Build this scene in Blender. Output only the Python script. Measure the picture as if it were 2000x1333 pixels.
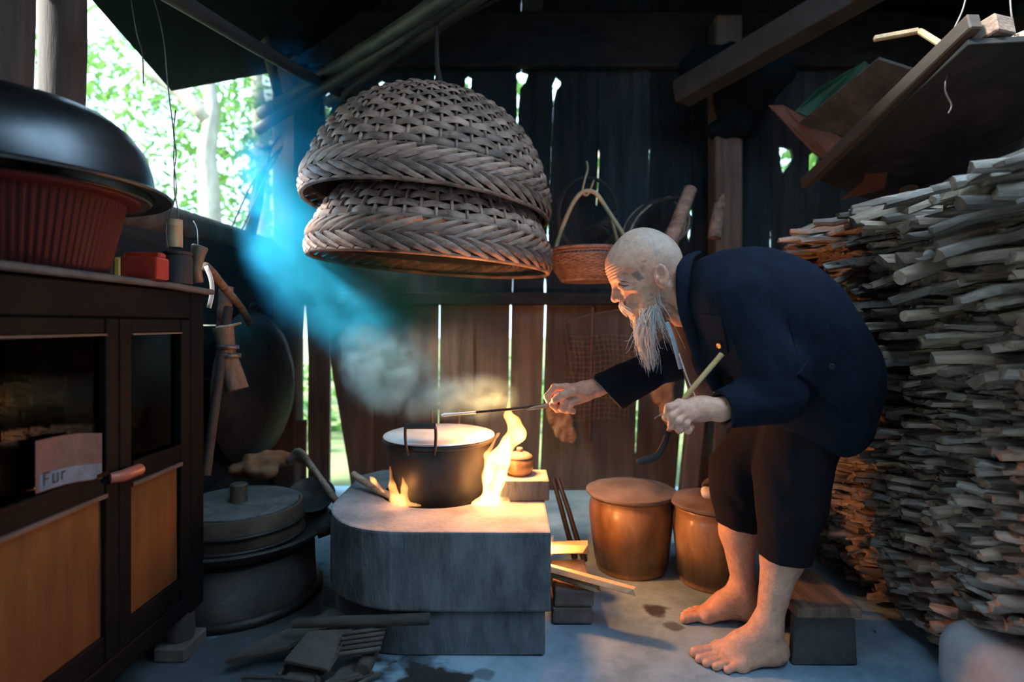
import bpy, bmesh, math, random
import numpy as np
from mathutils import Vector, Matrix, Euler, noise as mnoise

random.seed(7)
scn = bpy.context.scene
for _o in list(bpy.data.objects):
    bpy.data.objects.remove(_o)
COL = scn.collection

# ------------------------------------------------------------------ camera
FPX, CX, HY, EYE = 1111.0, 1000.0, 635.0, 0.8
cam_d = bpy.data.cameras.new('camera')
cam_d.sensor_width = 36.0
cam_d.lens = FPX / 2000.0 * 36.0
cam_d.shift_y = (HY - 666.5) / 2000.0
cam_d.clip_start = 0.02
cam_d.dof.use_dof = True
cam_d.dof.focus_distance = 1.45
cam_d.dof.aperture_fstop = 1.7
cam = bpy.data.objects.new('camera', cam_d)
cam.location = (0, 0, EYE)
cam.rotation_euler = (math.radians(90), 0, 0)
COL.objects.link(cam)
scn.camera = cam

# ------------------------------------------------------------------ sky, sun, exposure
SKY = (0.52, 0.77, 1.02)
SKY_STRENGTH = 5.2
w = bpy.data.worlds.new('sky'); scn.world = w
w.use_nodes = True
_bg = w.node_tree.nodes['Background']
_bg.inputs[0].default_value = (*SKY, 1)
_bg.inputs[1].default_value = SKY_STRENGTH

sun_d = bpy.data.lights.new('sun', 'SUN')
sun_d.energy = 25.0
sun_d.color = (1.0, 0.96, 0.86)
sun_d.angle = math.radians(14)
sun = bpy.data.objects.new('sun', sun_d)
sun.rotation_euler = Vector((0.66, 0.27, -0.57)).to_track_quat('-Z', 'Y').to_euler()
COL.objects.link(sun)

scn.view_settings.view_transform = 'Standard'
scn.view_settings.look = 'None'
scn.view_settings.gamma = 1.0
scn.view_settings.use_curve_mapping = False
scn.view_settings.exposure = 0.0
scn.cycles.max_bounces = 4
scn.cycles.diffuse_bounces = 2
scn.cycles.glossy_bounces = 2
scn.cycles.transmission_bounces = 2
scn.cycles.transparent_max_bounces = 4
scn.cycles.volume_bounces = 0
scn.cycles.use_adaptive_sampling = True
scn.cycles.adaptive_threshold = 0.08
scn.cycles.adaptive_min_samples = 12
scn.cycles.sample_clamp_indirect = 4.0
scn.cycles.caustics_reflective = False
scn.cycles.caustics_refractive = False

# ------------------------------------------------------------------ helpers
def P(px, py, d):
    """a point of the place seen at photo pixel (px, py), d metres into the room"""
    return Vector(((px - CX) * d / FPX, d, EYE - (py - HY) * d / FPX))

def put(o, parent=None):
    COL.objects.link(o)
    if parent is not None:
        o.parent = parent
    return o

def thing(name, label, cat, loc=(0, 0, 0), group=None, parent=None):
    o = bpy.data.objects.new(name, None)
    o.empty_display_size = 0.05
    o.location = loc
    put(o, parent)
    return tag(o, label, cat, group)

def tag(o, label=None, cat=None, group=None, kind=None):
    if label: o['label'] = label
    if cat: o['category'] = cat
    if group: o['group'] = group
    if kind: o['kind'] = kind
    return o

def new_mesh(name, verts, faces, smooth=False):
    me = bpy.data.meshes.new(name)
    me.from_pydata([tuple(v) for v in verts], [], [tuple(f) for f in faces])
    me.update()
    if smooth:
        me.shade_smooth()
    return me

def obj(name, me, mat=None, parent=None, loc=None, rot=None, keep=True):
    """link a mesh; vertices are in world space unless loc is given. With a parent the world placement is kept."""
    if mat is not None and not me.materials:
        me.materials.append(mat)
    o = bpy.data.objects.new(name, me)
    put(o, parent)
    if loc is not None: o.location = loc
    if rot is not None: o.rotation_euler = rot
    if parent is not None and keep:
        o.matrix_parent_inverse = pmat(parent).inverted()
    return o

def pmat(p):
    m = Matrix.LocRotScale(p.location, p.rotation_euler, p.scale)
    if p.parent is not None:
        m = pmat(p.parent) @ p.matrix_parent_inverse @ m
    return m

class MB:
    """collects simple solids into one mesh"""
    def __init__(s): s.v = []; s.f = []; s.mi = []
    def add(s, verts, faces, mi=0):
        n = len(s.v)
        s.v += [Vector(v) for v in verts]
        s.f += [tuple(i + n for i in f) for f in faces]
        s.mi += [mi] * len(faces)
        return s
    def box(s, c, size, rot=None, mi=0, taper=1.0):
        x, y, z = [k * 0.5 for k in size]
        vs = [Vector((sx * x * (taper if sz > 0 else 1), sy * y * (taper if sz > 0 else 1), sz * z)) for sz in (-1, 1) for sy in (-1, 1) for sx in (-1, 1)]
        if rot is not None:
            R = rot if isinstance(rot, Matrix) else Euler(rot).to_matrix()
            vs = [R @ v for v in vs]
        vs = [v + Vector(c) for v in vs]
        return s.add(vs, [(0, 2, 3, 1), (4, 5, 7, 6), (0, 1, 5, 4), (2, 6, 7, 3), (0, 4, 6, 2), (1, 3, 7, 5)], mi)
    def tube(s, pts, rad, n=8, cap=True, mi=0, flat=None, up=None, closed=False):
        pts = [Vector(p) for p in pts]
        m = len(pts)
        rad = rad if hasattr(rad, '__len__') else [rad] * m
        verts, faces = [], []
        prev = None
        for i, p in enumerate(pts):
            if closed:
                t = pts[(i + 1) % m] - pts[i - 1]
            else:
                t = pts[min(i + 1, m - 1)] - pts[max(i - 1, 0)]
            t.normalize()
            if prev is None:
                a = Vector(up) if up is not None else (Vector((0, 0, 1)) if abs(t.z) < 0.9 else Vector((1, 0, 0)))
            else:
                a = prev
            if up is not None: a = Vector(up)
            u = a - t * a.dot(t)
            u.normalize()
            v = t.cross(u)
            prev = u
            fl = flat if flat else 1.0
            for k in range(n):
                an = 2 * math.pi * k / n
                verts.append(p + (u * math.cos(an) + v * math.sin(an) * fl) * rad[i])
        rng = m if closed else m - 1
        for i in range(rng):
            j = (i + 1) % m
            for k in range(n):
                k2 = (k + 1) % n
                faces.append((i * n + k, i * n + k2, j * n + k2, j * n + k))
        if cap and not closed:
            faces.append(tuple(range(n - 1, -1, -1)))
            faces.append(tuple((m - 1) * n + k for k in range(n)))
        return s.add(verts, faces, mi)
    def lathe(s, c, prof, n=32, mi=0, rot=None, sx=1.0, sy=1.0):
        """prof: list of (r, z)"""
        c = Vector(c)
        R = (rot if isinstance(rot, Matrix) else Euler(rot).to_matrix()) if rot is not None else None
        verts, faces, idx = [], [], []
        for r, z in prof:
            if r < 1e-6:
                q = Vector((0, 0, z)); q = R @ q if R else q
                idx.append([len(verts)]); verts.append(c + q)
            else:
                row = []
                for k in range(n):
                    a = 2 * math.pi * k / n
                    q = Vector((r * sx * math.cos(a), r * sy * math.sin(a), z)); q = R @ q if R else q
                    row.append(len(verts)); verts.append(c + q)
                idx.append(row)
        for a, b in zip(idx[:-1], idx[1:]):
            for k in range(n):
                k2 = (k + 1) % n
                if len(a) == 1 and len(b) == 1: continue
                if len(a) == 1: faces.append((a[0], b[k2], b[k]))
                elif len(b) == 1: faces.append((a[k], a[k2], b[0]))
                else: faces.append((a[k], a[k2], b[k2], b[k]))
        return s.add(verts, faces, mi)
    def prism(s, poly, ext, mi=0):
        """poly: 3-D points in a plane, ext: extrusion vector"""
        n = len(poly); ext = Vector(ext)
        poly = [Vector(p) for p in poly]
        vs = poly + [p + ext for p in poly]
        fs = [tuple(range(n)), tuple(range(2 * n - 1, n - 1, -1))] + [(i, i + n, (i + 1) % n + n, (i + 1) % n) for i in range(n)]
        return s.add(vs, fs, mi)
    def mesh(s, name, mats=(), smooth=False, bevel=0.0, seg=1, angle=None, jitter=0.0, jscale=8.0, sub=0):
        me = new_mesh(name, s.v, s.f)
        for m in mats: me.materials.append(m)
        if len(mats) > 1:
            me.polygons.foreach_set('material_index', s.mi)
        bm = bmesh.new(); bm.from_mesh(me)
        bmesh.ops.recalc_face_normals(bm, faces=bm.faces)
        if bevel > 0:
            es = [e for e in bm.edges if len(e.link_faces) == 2 and e.calc_face_angle(0) > 0.6]
            bmesh.ops.bevel(bm, geom=es, offset=bevel, segments=seg, affect='EDGES', profile=0.6, clamp_overlap=True)
        for _ in range(sub):
            bmesh.ops.subdivide_edges(bm, edges=bm.edges, cuts=1, use_grid_fill=True)
        if jitter:
            for v in bm.verts:
                nv = mnoise.noise_vector(v.co * jscale)
                v.co += nv * jitter
        bm.to_mesh(me); bm.free()
        if smooth:
            me.shade_smooth()
            if angle is not None:
                try: me.set_sharp_from_angle(angle=angle)
                except Exception: pass
        return me

def build(name, mb, mat, parent=None, loc=None, rot=None, **kw):
    mats = mat if isinstance(mat, (list, tuple)) else [mat]
    return obj(name, mb.mesh(name, mats, **kw), None, parent, loc, rot)

def bez(pts, n=24):
    """Catmull-Rom through pts"""
    pts = [Vector(p) for p in pts]
    q = [pts[0] * 2 - pts[1]] + pts + [pts[-1] * 2 - pts[-2]]
    out = []
    segs = len(pts) - 1
    for i in range(n + 1):
        t = i / n * segs
        k = min(int(t), segs - 1); u = t - k
        a, b, c, d = q[k:k + 4]
        out.append(0.5 * ((2 * b) + (-a + c) * u + (2 * a - 5 * b + 4 * c - d) * u * u + (-a + 3 * b - 3 * c + d) * u ** 3))
    return out

# ------------------------------------------------------------------ materials
def mat(name, c1, c2=None, rough=0.8, scale=6.0, stretch=(1, 1, 1), bump=0.0, bscale=None, metal=0.0, spec=0.5, detail=6.0,
        c3=None, spots=0.0, rand=0.0, sss=0.0, sssr=(1, .4, .2), coat=0.0, lo=0.35, hi=0.65, rough2=None, coords='Object'):
    m = bpy.data.materials.new(name); m.use_nodes = True
    nt = m.node_tree; N = nt.nodes; L = nt.links
    b = N['Principled BSDF']
    b.inputs['Roughness'].default_value = rough
    b.inputs['Metallic'].default_value = metal
    b.inputs['Specular IOR Level'].default_value = spec
    b.inputs['Coat Weight'].default_value = coat
    if sss:
        b.inputs['Subsurface Weight'].default_value = sss
        b.inputs['Subsurface Radius'].default_value = sssr
        b.inputs['Subsurface Scale'].default_value = 0.01
    tc = N.new('ShaderNodeTexCoord')
    mp = N.new('ShaderNodeMapping'); mp.inputs['Scale'].default_value = stretch
    L.new(tc.outputs[coords], mp.inputs[0])
    nz = N.new('ShaderNodeTexNoise'); nz.inputs['Scale'].default_value = scale; nz.inputs['Detail'].default_value = max(detail, 8.0); nz.inputs['Roughness'].default_value = .68
    L.new(mp.outputs[0], nz.inputs['Vector'])
    cr = N.new('ShaderNodeValToRGB')
    cr.color_ramp.elements[0].position = lo; cr.color_ramp.elements[1].position = hi
    cr.color_ramp.elements[0].color = (*c1, 1); cr.color_ramp.elements[1].color = (*(c2 or c1), 1)
    L.new(nz.outputs['Fac'], cr.inputs[0])
    out = cr.outputs[0]
    if c3 is not None:
        n2 = N.new('ShaderNodeTexNoise'); n2.inputs['Scale'].default_value = scale * 0.31; n2.inputs['Detail'].default_value = 4
        L.new(tc.outputs[coords], n2.inputs['Vector'])
        r2 = N.new('ShaderNodeMapRange'); r2.inputs[1].default_value = 0.52; r2.inputs[2].default_value = 0.66
        r2.inputs[4].default_value = spots or 0.7
        L.new(n2.outputs['Fac'], r2.inputs[0])
        mx = N.new('ShaderNodeMix'); mx.data_type = 'RGBA'
        L.new(r2.outputs[0], mx.inputs[0]); L.new(out, mx.inputs[6]); mx.inputs[7].default_value = (*c3, 1)
        out = mx.outputs[2]
    if rand:
        oi = N.new('ShaderNodeObjectInfo')
        hs = N.new('ShaderNodeHueSaturation')
        mr = N.new('ShaderNodeMapRange'); mr.inputs[3].default_value = 1 - rand; mr.inputs[4].default_value = 1 + rand
        L.new(oi.outputs['Random'], mr.inputs[0]); L.new(mr.outputs[0], hs.inputs['Value']); L.new(out, hs.inputs['Color'])
        out = hs.outputs[0]
    L.new(out, b.inputs['Base Color'])
    if rough2 is not None:
        rr = N.new('ShaderNodeMapRange'); rr.inputs[1].default_value = 0.3; rr.inputs[2].default_value = 0.7
        rr.inputs[3].default_value = rough; rr.inputs[4].default_value = rough2
        L.new(nz.outputs['Fac'], rr.inputs[0]); L.new(rr.outputs[0], b.inputs['Roughness'])
    if bump:
        src = nz
        if bscale:
            src = N.new('ShaderNodeTexNoise'); src.inputs['Scale'].default_value = bscale; src.inputs['Detail'].default_value = 6; src.inputs['Roughness'].default_value = .65
            L.new(mp.outputs[0], src.inputs['Vector'])
        bp = N.new('ShaderNodeBump'); bp.inputs['Strength'].default_value = bump; bp.inputs['Distance'].default_value = 0.01
        L.new(src.outputs['Fac'], bp.inputs['Height']); L.new(bp.outputs[0], b.inputs['Normal'])
    return m

M = {}
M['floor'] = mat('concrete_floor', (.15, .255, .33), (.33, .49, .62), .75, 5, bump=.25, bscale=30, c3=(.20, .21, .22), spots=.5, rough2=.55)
M['yard'] = mat('pale_bounce_concrete', (.50, .47, .42), (.66, .62, .56), .9, 3)
M['earth'] = mat('outside_earth', (.10, .13, .05), (.20, .25, .09), .95, 2)
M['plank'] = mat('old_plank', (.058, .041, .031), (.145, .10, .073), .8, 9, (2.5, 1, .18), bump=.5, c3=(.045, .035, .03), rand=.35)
M['plank_top'] = mat('shadow_plank', (.007, .013, .018), (.024, .034, .041), .85, 9, (2.5, 1, .18), bump=.5, rand=.3, spec=.15)  # darker, bluer copy of the planks; upper-wall shadow tone put into the colour
M['plank_x'] = mat('old_board', (.010, .013, .015), (.030, .032, .034), .85, 9, (1, .2, 2.5), bump=.4, rand=.3, spec=.15)
M['post'] = mat('weathered_post', (.028, .025, .022), (.085, .072, .06), .8, 14, (1, 1, .1), bump=.5)
M['roof'] = mat('sooty_roof', (.002, .006, .009), (.005, .012, .016), .9, 3, bump=.2, spec=.05)
M['bamboo'] = mat('bamboo', (.26, .19, .10), (.48, .40, .25), .45, 10, (1, 1, .3), bump=.1, rand=.2)
M['bamboo_grey'] = mat('sooty_bamboo', (.035, .038, .036), (.10, .10, .085), .5, 10, bump=.1)
M['bamboo_dark'] = mat('smoked_bamboo', (.05, .035, .025), (.12, .09, .06), .5, 10, bump=.1)
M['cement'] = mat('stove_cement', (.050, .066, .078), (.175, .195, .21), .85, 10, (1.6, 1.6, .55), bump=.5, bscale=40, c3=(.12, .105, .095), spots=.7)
M['soot'] = mat('soot', (.012, .011, .011), (.03, .028, .026), .8, 12, bump=.2)
M['iron'] = mat('dark_iron', (.02, .02, .022), (.05, .048, .046), .55, 9, metal=.6, bump=.15)
M['alu'] = mat('dull_aluminium', (.55, .57, .60), (.75, .76, .78), .36, 7, metal=.55, bump=.05, rough2=.5)
M['alu_dark'] = mat('sooty_aluminium', (.016, .018, .02), (.045, .045, .046), .5, 7, metal=.15, bump=.08)
M['wire'] = mat('wire', (.09, .09, .09), (.2, .19, .18), .5, 20, metal=.7)
M['wicker'] = mat('smoked_wicker', (.075, .045, .035), (.42, .27, .20), .55, 11, (1, 1, 2), bump=.3, rand=.35)
M['wicker_in'] = mat('wicker_backing', (.02, .015, .012), (.05, .035, .028), .8, 11)
M['wicker_red'] = mat('red_brown_wicker', (.10, .055, .042), (.26, .15, .115), .6, 25, bump=.3, rand=.2)
M['rag'] = mat('brown_cloth', (.22, .10, .05), (.42, .22, .11), .9, 15, bump=.3)
M['glaze'] = mat('brown_glaze', (.14, .066, .022), (.36, .20, .085), .30, 9, (1.8, 1.8, .5), c3=(.12, .06, .03), spots=.5, coat=.25, rough2=.42)
M['lidclay'] = mat('jar_lid_clay', (.11, .08, .066), (.21, .16, .135), .7, 8, bump=.2)
M['navy'] = mat('navy_cotton', (.0040, .0085, .018), (.0075, .0135, .027), .9, 55, bump=.15, bscale=400, spec=.15)
M['navy_in'] = mat('brown_lining', (.05, .030, .028), (.10, .062, .055), .9, 20)
M['trouser'] = mat('dark_trouser_cloth', (.008, .0075, .011), (.013, .012, .016), .9, 50, bump=.15, bscale=350, spec=.15)
M['pipe'] = mat('pipe_bamboo', (.40, .24, .10), (.62, .42, .20), .4, 12)
M['bone'] = mat('white_hair', (.62, .58, .54), (.85, .82, .78), .6, 40, rand=.05)
M['wood_warm'] = mat('fresh_split_wood', (.50, .33, .17), (.78, .58, .36), .7, 14, (.3, 1, 1), bump=.2)
M['brick'] = mat('dark_brick', (.09, .075, .07), (.19, .16, .15), .9, 12, bump=.4, rand=.2)
M['ash'] = mat('ash_white', (.6, .56, .54), (.8, .77, .75), .9, 14)
M['stick_a'] = mat('grey_split_wood', (.10, .085, .075), (.55, .475, .41), .85, 20, (.18, 2.2, 2.2), bump=.8, rand=.5, lo=.30, hi=.72, c3=(.10, .085, .075), spots=.8)
M['stick_b'] = mat('brown_bark', (.09, .064, .05), (.47, .34, .27), .9, 24, (.4, 1.4, 1.4), bump=.9, rand=.45, lo=.30, hi=.72)
M['stick_c'] = mat('tan_split_wood', (.20, .145, .10), (.54, .42, .30), .8, 20, (.18, 2.0, 2.0), bump=.6, rand=.3, lo=.3, hi=.7)
M['stick_end'] = mat('cut_end', (.12, .085, .06), (.27, .19, .135), .85, 30, rand=.35, bump=.3)
M['stone'] = mat('worn_pale_stone', (.24, .24, .25), (.40, .40, .415), .8, 5, bump=.2, c3=(.2, .19, .19))
M['drum_clay'] = mat('drum_clay', (.045, .045, .046), (.11, .105, .10), .9, 7, bump=.4, bscale=30)
M['dusty_lid'] = mat('dusty_lid', (.05, .055, .057), (.13, .135, .135), .9, 16, bump=.4)
M['scrap'] = mat('dark_scrap_wood', (.035, .032, .030), (.10, .09, .08), .9, 14, (.4, 1, 1), bump=.4, rand=.3)
# ================================================================== SDF modelling (organic shapes)
def _cap(a, b, ra, rb=None):
    a = np.array(a, np.float32); b = np.array(b, np.float32); rb = ra if rb is None else rb
    ba = b - a; L2 = float(ba @ ba) + 1e-9
    def f(p):
        pa = p - a
        t = np.clip((pa @ ba) / L2, 0, 1)
        q = pa - t[:, None] * ba
        return np.sqrt(np.einsum('ij,ij->i', q, q)) - (ra + (rb - ra) * t)
    f.bs = ((a + b) / 2, 0.5 * math.sqrt(L2) + max(ra, rb))
    return f
def _ell(c, r, R=None):
    c = np.array(c, np.float32); r = np.array(r, np.float32)
    RT = None if R is None else np.array(R, np.float32)      # columns: local axes
    def f(p):
        q = p - c
        if RT is not None: q = q @ RT
        u = q / r; w_ = u / r
        k0 = np.sqrt(np.einsum('ij,ij->i', u, u)); k1 = np.sqrt(np.einsum('ij,ij->i', w_, w_)) + 1e-9
        return k0 * (k0 - 1.0) / k1
    f.bs = (c, float(r.max()))
    return f
def _rbox(c, hs, rad, R=None):
    c = np.array(c, np.float32); hs = np.array(hs, np.float32)
    RT = None if R is None else np.array(R, np.float32)
    def f(p):
        q = p - c
        if RT is not None: q = q @ RT
        d = np.abs(q) - (hs - rad)
        return np.linalg.norm(np.maximum(d, 0), axis=1) + np.minimum(d.max(axis=1), 0) - rad
    return f
def smin(a, b, k):
    if k <= 0: return np.minimum(a, b)
    h = np.maximum(k - np.abs(a - b), 0) / k
    return np.minimum(a, b) - h * h * k * 0.25
def smax(a, b, k): return -smin(-a, -b, k)

FAR = 0.09
class SDF:
    """ordered list of (op, function, k); parts with a bounding sphere are skipped where they are far away"""
    def __init__(s): s.ops = []; s._arr = None
    def add(s, f, k=0.01): s.ops.append(('+', f, k)); return s
    def sub(s, f, k=0.005): s.ops.append(('-', f, k)); return s
    def cut(s, f, k=0.003): s.ops.append(('&', f, k)); return s
    def disp(s, f): s.ops.append(('d', f, 0)); return s
    @property
    def bs(s):
        b = [getattr(f, 'bs', None) for op, f, k in s.ops if op == '+']
        if not b or any(q is None for q in b): return None
        lo = np.min([c - r for c, r in b], axis=0); hi = np.max([c + r for c, r in b], axis=0)
        return ((lo + hi) / 2, float(np.linalg.norm(hi - lo)) / 2)
    def prep(s):
        C = np.zeros((len(s.ops), 3)); R = np.full(len(s.ops), 1e9)
        for i, (op, f, k) in enumerate(s.ops):
            b = getattr(f, 'bs', None) if op in '+-' else None
            if b is not None: C[i] = b[0]; R[i] = b[1]
        s._arr = (C, R, len(s.ops))
    def __call__(s, p):
        if s._arr is None or s._arr[2] != len(s.ops): s.prep()
        C, R, _ = s._arr
        lo = p.min(axis=0); hi = p.max(axis=0)
        d = np.maximum(np.maximum(lo - C, C - hi), 0)
        near = np.sqrt((d * d).sum(axis=1)) - R < FAR
        v = np.full(len(p), 10.0, np.float32)
        for i, (op, f, k) in enumerate(s.ops):
            if not near[i]: continue
            if op == '+': v = smin(v, f(p), k)
            elif op == '-': v = smax(v, -f(p), k)
            elif op == '&': v = smax(v, f(p), k)
            else: v = v + f(p)
        return v.astype(np.float32)

def chunked(fn, p, n=60000):
    return np.concatenate([fn(p[i:i + n]) for i in range(0, len(p), n)]) if len(p) else np.zeros(0, np.float32)

def sdf_mesh(name, fn, lo, hi, h, margin=0.0, relax=0):
    lo = np.array(lo, float); hi = np.array(hi, float)
    B = 8
    nb = np.maximum(1, np.ceil((hi - lo) / (h * B)).astype(int))
    n = nb * B
    bc = [lo[i] + (np.arange(nb[i]) + 0.5) * B * h for i in range(3)]
    g = np.stack(np.meshgrid(*bc, indexing='ij'), -1).reshape(-1, 3).astype(np.float32)
    fv = chunked(fn, g)
    act = np.abs(fv) < (B * h * 0.866 * 1.35 + margin)
    F = np.repeat(np.repeat(np.repeat(fv.reshape(nb), B, 0), B, 1), B, 2)
    # second level: half blocks near the surface
    H = 4
    bi = np.argwhere(act.reshape(nb))
    off = np.array([(a, b, c) for a in (0, 1) for b in (0, 1) for c in (0, 1)])
    sb = (bi[:, None, :] * 2 + off[None]).reshape(-1, 3)
    sc = (lo + (sb + 0.5) * H * h).astype(np.float32)
    sv = chunked(fn, sc, 4000)
    keep = np.abs(sv) < (H * h * 0.866 * 1.5 + margin + h)
    for (q, val) in ((sb, sv),):
        F4 = F.reshape(nb[0] * 2, H, nb[1] * 2, H, nb[2] * 2, H)
        F4[q[:, 0], :, q[:, 1], :, q[:, 2], :] = val[:, None, None, None]
    sb = sb[keep]
    # evaluate the kept half blocks in spatially compact groups
    key = (sb // 4) @ np.array([1000000, 1000, 1])
    o = np.argsort(key, kind='stable'); sb = sb[o]; key = key[o]
    cut = np.concatenate([[0], np.flatnonzero(np.diff(key)) + 1, [len(sb)]])
    cell = np.stack(np.meshgrid(*[np.arange(H)] * 3, indexing='ij'), -1).reshape(-1, 3)
    for a, b in zip(cut[:-1], cut[1:]):
        ii = (sb[a:b, None, :] * H + cell[None]).reshape(-1, 3)
        F[ii[:, 0], ii[:, 1], ii[:, 2]] = fn((lo + ii * h).astype(np.float32))
    S = F < 0
    c = np.zeros(tuple(n - 1), np.int8)
    for dx in (0, 1):
        for dy in (0, 1):
            for dz in (0, 1):
                c += S[dx:n[0] - 1 + dx, dy:n[1] - 1 + dy, dz:n[2] - 1 + dz]
    mix = (c > 0) & (c < 8)
    cells = np.argwhere(mix)
    ids = np.full(mix.shape, -1, np.int32)
    ids[cells[:, 0], cells[:, 1], cells[:, 2]] = np.arange(len(cells))
    acc = np.zeros((len(cells), 3)); cnt = np.zeros(len(cells))
    corners = [(a, b, d) for a in (0, 1) for b in (0, 1) for d in (0, 1)]
    val = {k: F[cells[:, 0] + k[0], cells[:, 1] + k[1], cells[:, 2] + k[2]] for k in corners}
    for k in corners:
        for ax in range(3):
            if k[ax] == 0:
                k2 = list(k); k2[ax] = 1; k2 = tuple(k2)
                a, b = val[k], val[k2]
                m = (a < 0) != (b < 0)
                t = np.where(m, a / np.where(m, a - b, 1), 0)
                pnt = np.tile(np.array(k, float), (len(cells), 1)); pnt[:, ax] = t
                acc[m] += pnt[m]; cnt[m] += 1
    V = lo + (cells + acc / np.maximum(cnt, 1)[:, None]) * h
    quads = []
    for ax in range(3):
        sl0 = [slice(None)] * 3; sl1 = [slice(None)] * 3
        sl0[ax] = slice(0, n[ax] - 1); sl1[ax] = slice(1, n[ax])
        a = S[tuple(sl0)]; b = S[tuple(sl1)]
        e = np.argwhere(a != b)
        o1, o2 = [k for k in range(3) if k != ax]
        ok = (e[:, o1] > 0) & (e[:, o2] > 0) & (e[:, o1] < n[o1] - 1) & (e[:, o2] < n[o2] - 1)
        e = e[ok]
        inside = a[e[:, 0], e[:, 1], e[:, 2]]
        def cid(d1, d2):
            q = e.copy(); q[:, o1] -= d1; q[:, o2] -= d2
            return ids[q[:, 0], q[:, 1], q[:, 2]]
        q = np.stack([cid(1, 1), cid(0, 1), cid(0, 0), cid(1, 0)], 1)
        flip = inside if ax != 1 else ~inside
        q[~flip] = q[~flip][:, ::-1]
        quads.append(q)
    Q = np.concatenate(quads); Q = Q[(Q >= 0).all(1)]
    for _ in range(relax):
        s = np.zeros_like(V); k = np.zeros(len(V))
        for i in range(4):
            np.add.at(s, Q[:, i], V[Q[:, (i + 1) % 4]]); np.add.at(k, Q[:, i], 1)
        V = V * 0.5 + 0.5 * s / np.maximum(k, 1)[:, None]
    me = bpy.data.meshes.new(name)
    me.vertices.add(len(V)); me.vertices.foreach_set('co', V.astype(np.float32).ravel())
    me.loops.add(len(Q) * 4); me.loops.foreach_set('vertex_index', Q.astype(np.int32).ravel())
    me.polygons.add(len(Q)); me.polygons.foreach_set('loop_start', np.arange(0, len(Q) * 4, 4, dtype=np.int32))
    me.update(calc_edges=True); me.validate()
    me.shade_smooth()
    return me, V

def vnoise(scale, seed=0):
    """cheap smooth value noise as sum of sines"""
    rs = np.random.RandomState(seed)
    K = rs.normal(size=(7, 3)).astype(np.float32) * scale; ph = rs.rand(7).astype(np.float32) * 6.28
    def f(p):
        return (np.sin(p @ K.T + ph).sum(axis=1) / 7.0).astype(np.float32)
    return f
# ================================================================== the room
YB = 2.75
def st(o):
    o['kind'] = 'structure'; return o

# floor, outside ground
_n = 44
vs, fs = [], []
for j in range(_n + 1):
    for i in range(_n + 1):
        x = -1.25 + 3.75 * i / _n; y = -1.6 + 4.42 * j / _n
        z = 0.004 * mnoise.noise(Vector((x * 3, y * 3, 1))) + 0.0015 * mnoise.noise(Vector((x * 14, y * 14, 3)))
        vs.append((x, y, z))
for j in range(_n):
    for i in range(_n):
        a = j * (_n + 1) + i
        fs.append((a, a + 1, a + _n + 2, a + _n + 1))
floor_me = new_mesh('floor', vs, fs, True)
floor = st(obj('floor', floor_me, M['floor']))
tag(floor, 'worn grey concrete floor with dark damp patches')
# damp stains, and wider dark blobs over the left floor, inside the floor material
def darken_floor():
    nt = M['floor'].node_tree; N = nt.nodes; L = nt.links
    b = N['Principled BSDF']
    src = b.inputs['Base Color'].links[0].from_socket
    geo = N.new('ShaderNodeTexCoord')
    nz = N.new('ShaderNodeTexNoise'); nz.inputs['Scale'].default_value = 16; nz.inputs['Detail'].default_value = 5
    L.new(geo.outputs['Object'], nz.inputs['Vector'])
    total = None
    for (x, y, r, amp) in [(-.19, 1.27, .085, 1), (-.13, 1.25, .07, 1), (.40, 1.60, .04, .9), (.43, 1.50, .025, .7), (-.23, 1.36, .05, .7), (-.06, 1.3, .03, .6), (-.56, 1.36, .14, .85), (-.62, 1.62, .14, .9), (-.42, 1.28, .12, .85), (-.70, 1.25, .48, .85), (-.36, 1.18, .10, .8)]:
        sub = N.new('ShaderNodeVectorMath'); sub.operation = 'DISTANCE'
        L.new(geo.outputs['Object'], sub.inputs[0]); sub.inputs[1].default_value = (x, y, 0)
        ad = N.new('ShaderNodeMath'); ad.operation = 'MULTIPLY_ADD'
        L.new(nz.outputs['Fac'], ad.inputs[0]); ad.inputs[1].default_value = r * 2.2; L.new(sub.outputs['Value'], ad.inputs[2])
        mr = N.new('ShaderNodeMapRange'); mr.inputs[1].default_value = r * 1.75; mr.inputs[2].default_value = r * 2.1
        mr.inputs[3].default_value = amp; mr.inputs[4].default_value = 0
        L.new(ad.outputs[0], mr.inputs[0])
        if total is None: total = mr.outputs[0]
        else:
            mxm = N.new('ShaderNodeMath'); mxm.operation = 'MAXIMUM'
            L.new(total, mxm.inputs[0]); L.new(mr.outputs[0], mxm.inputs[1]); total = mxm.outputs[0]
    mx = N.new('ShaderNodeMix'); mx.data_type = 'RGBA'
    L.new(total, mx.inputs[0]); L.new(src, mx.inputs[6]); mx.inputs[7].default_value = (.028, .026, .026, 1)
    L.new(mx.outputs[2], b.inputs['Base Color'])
darken_floor()

g = MB(); g.box((0, 6, -0.16), (60, 60, 0.3))
ground = st(build('ground_outside', g, M['earth']))
g = MB(); g.box((-.5, -5.2, -0.02), (14, 8, 0.06)); st(build('bounce_slab', g, M['yard']))  # unseen pale slab added to bounce light into the room

def gap_at(gap, py):
    if py <= gap[0][0]: return gap[0][1:]
    for a, b in zip(gap[:-1], gap[1:]):
        if a[0] <= py <= b[0]:
            t = (py - a[0]) / max(b[0] - a[0], 1e-6)
            return (a[1] + (b[1] - a[1]) * t, a[2] + (b[2] - a[2]) * t)
    return gap[-1][1:]

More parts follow.
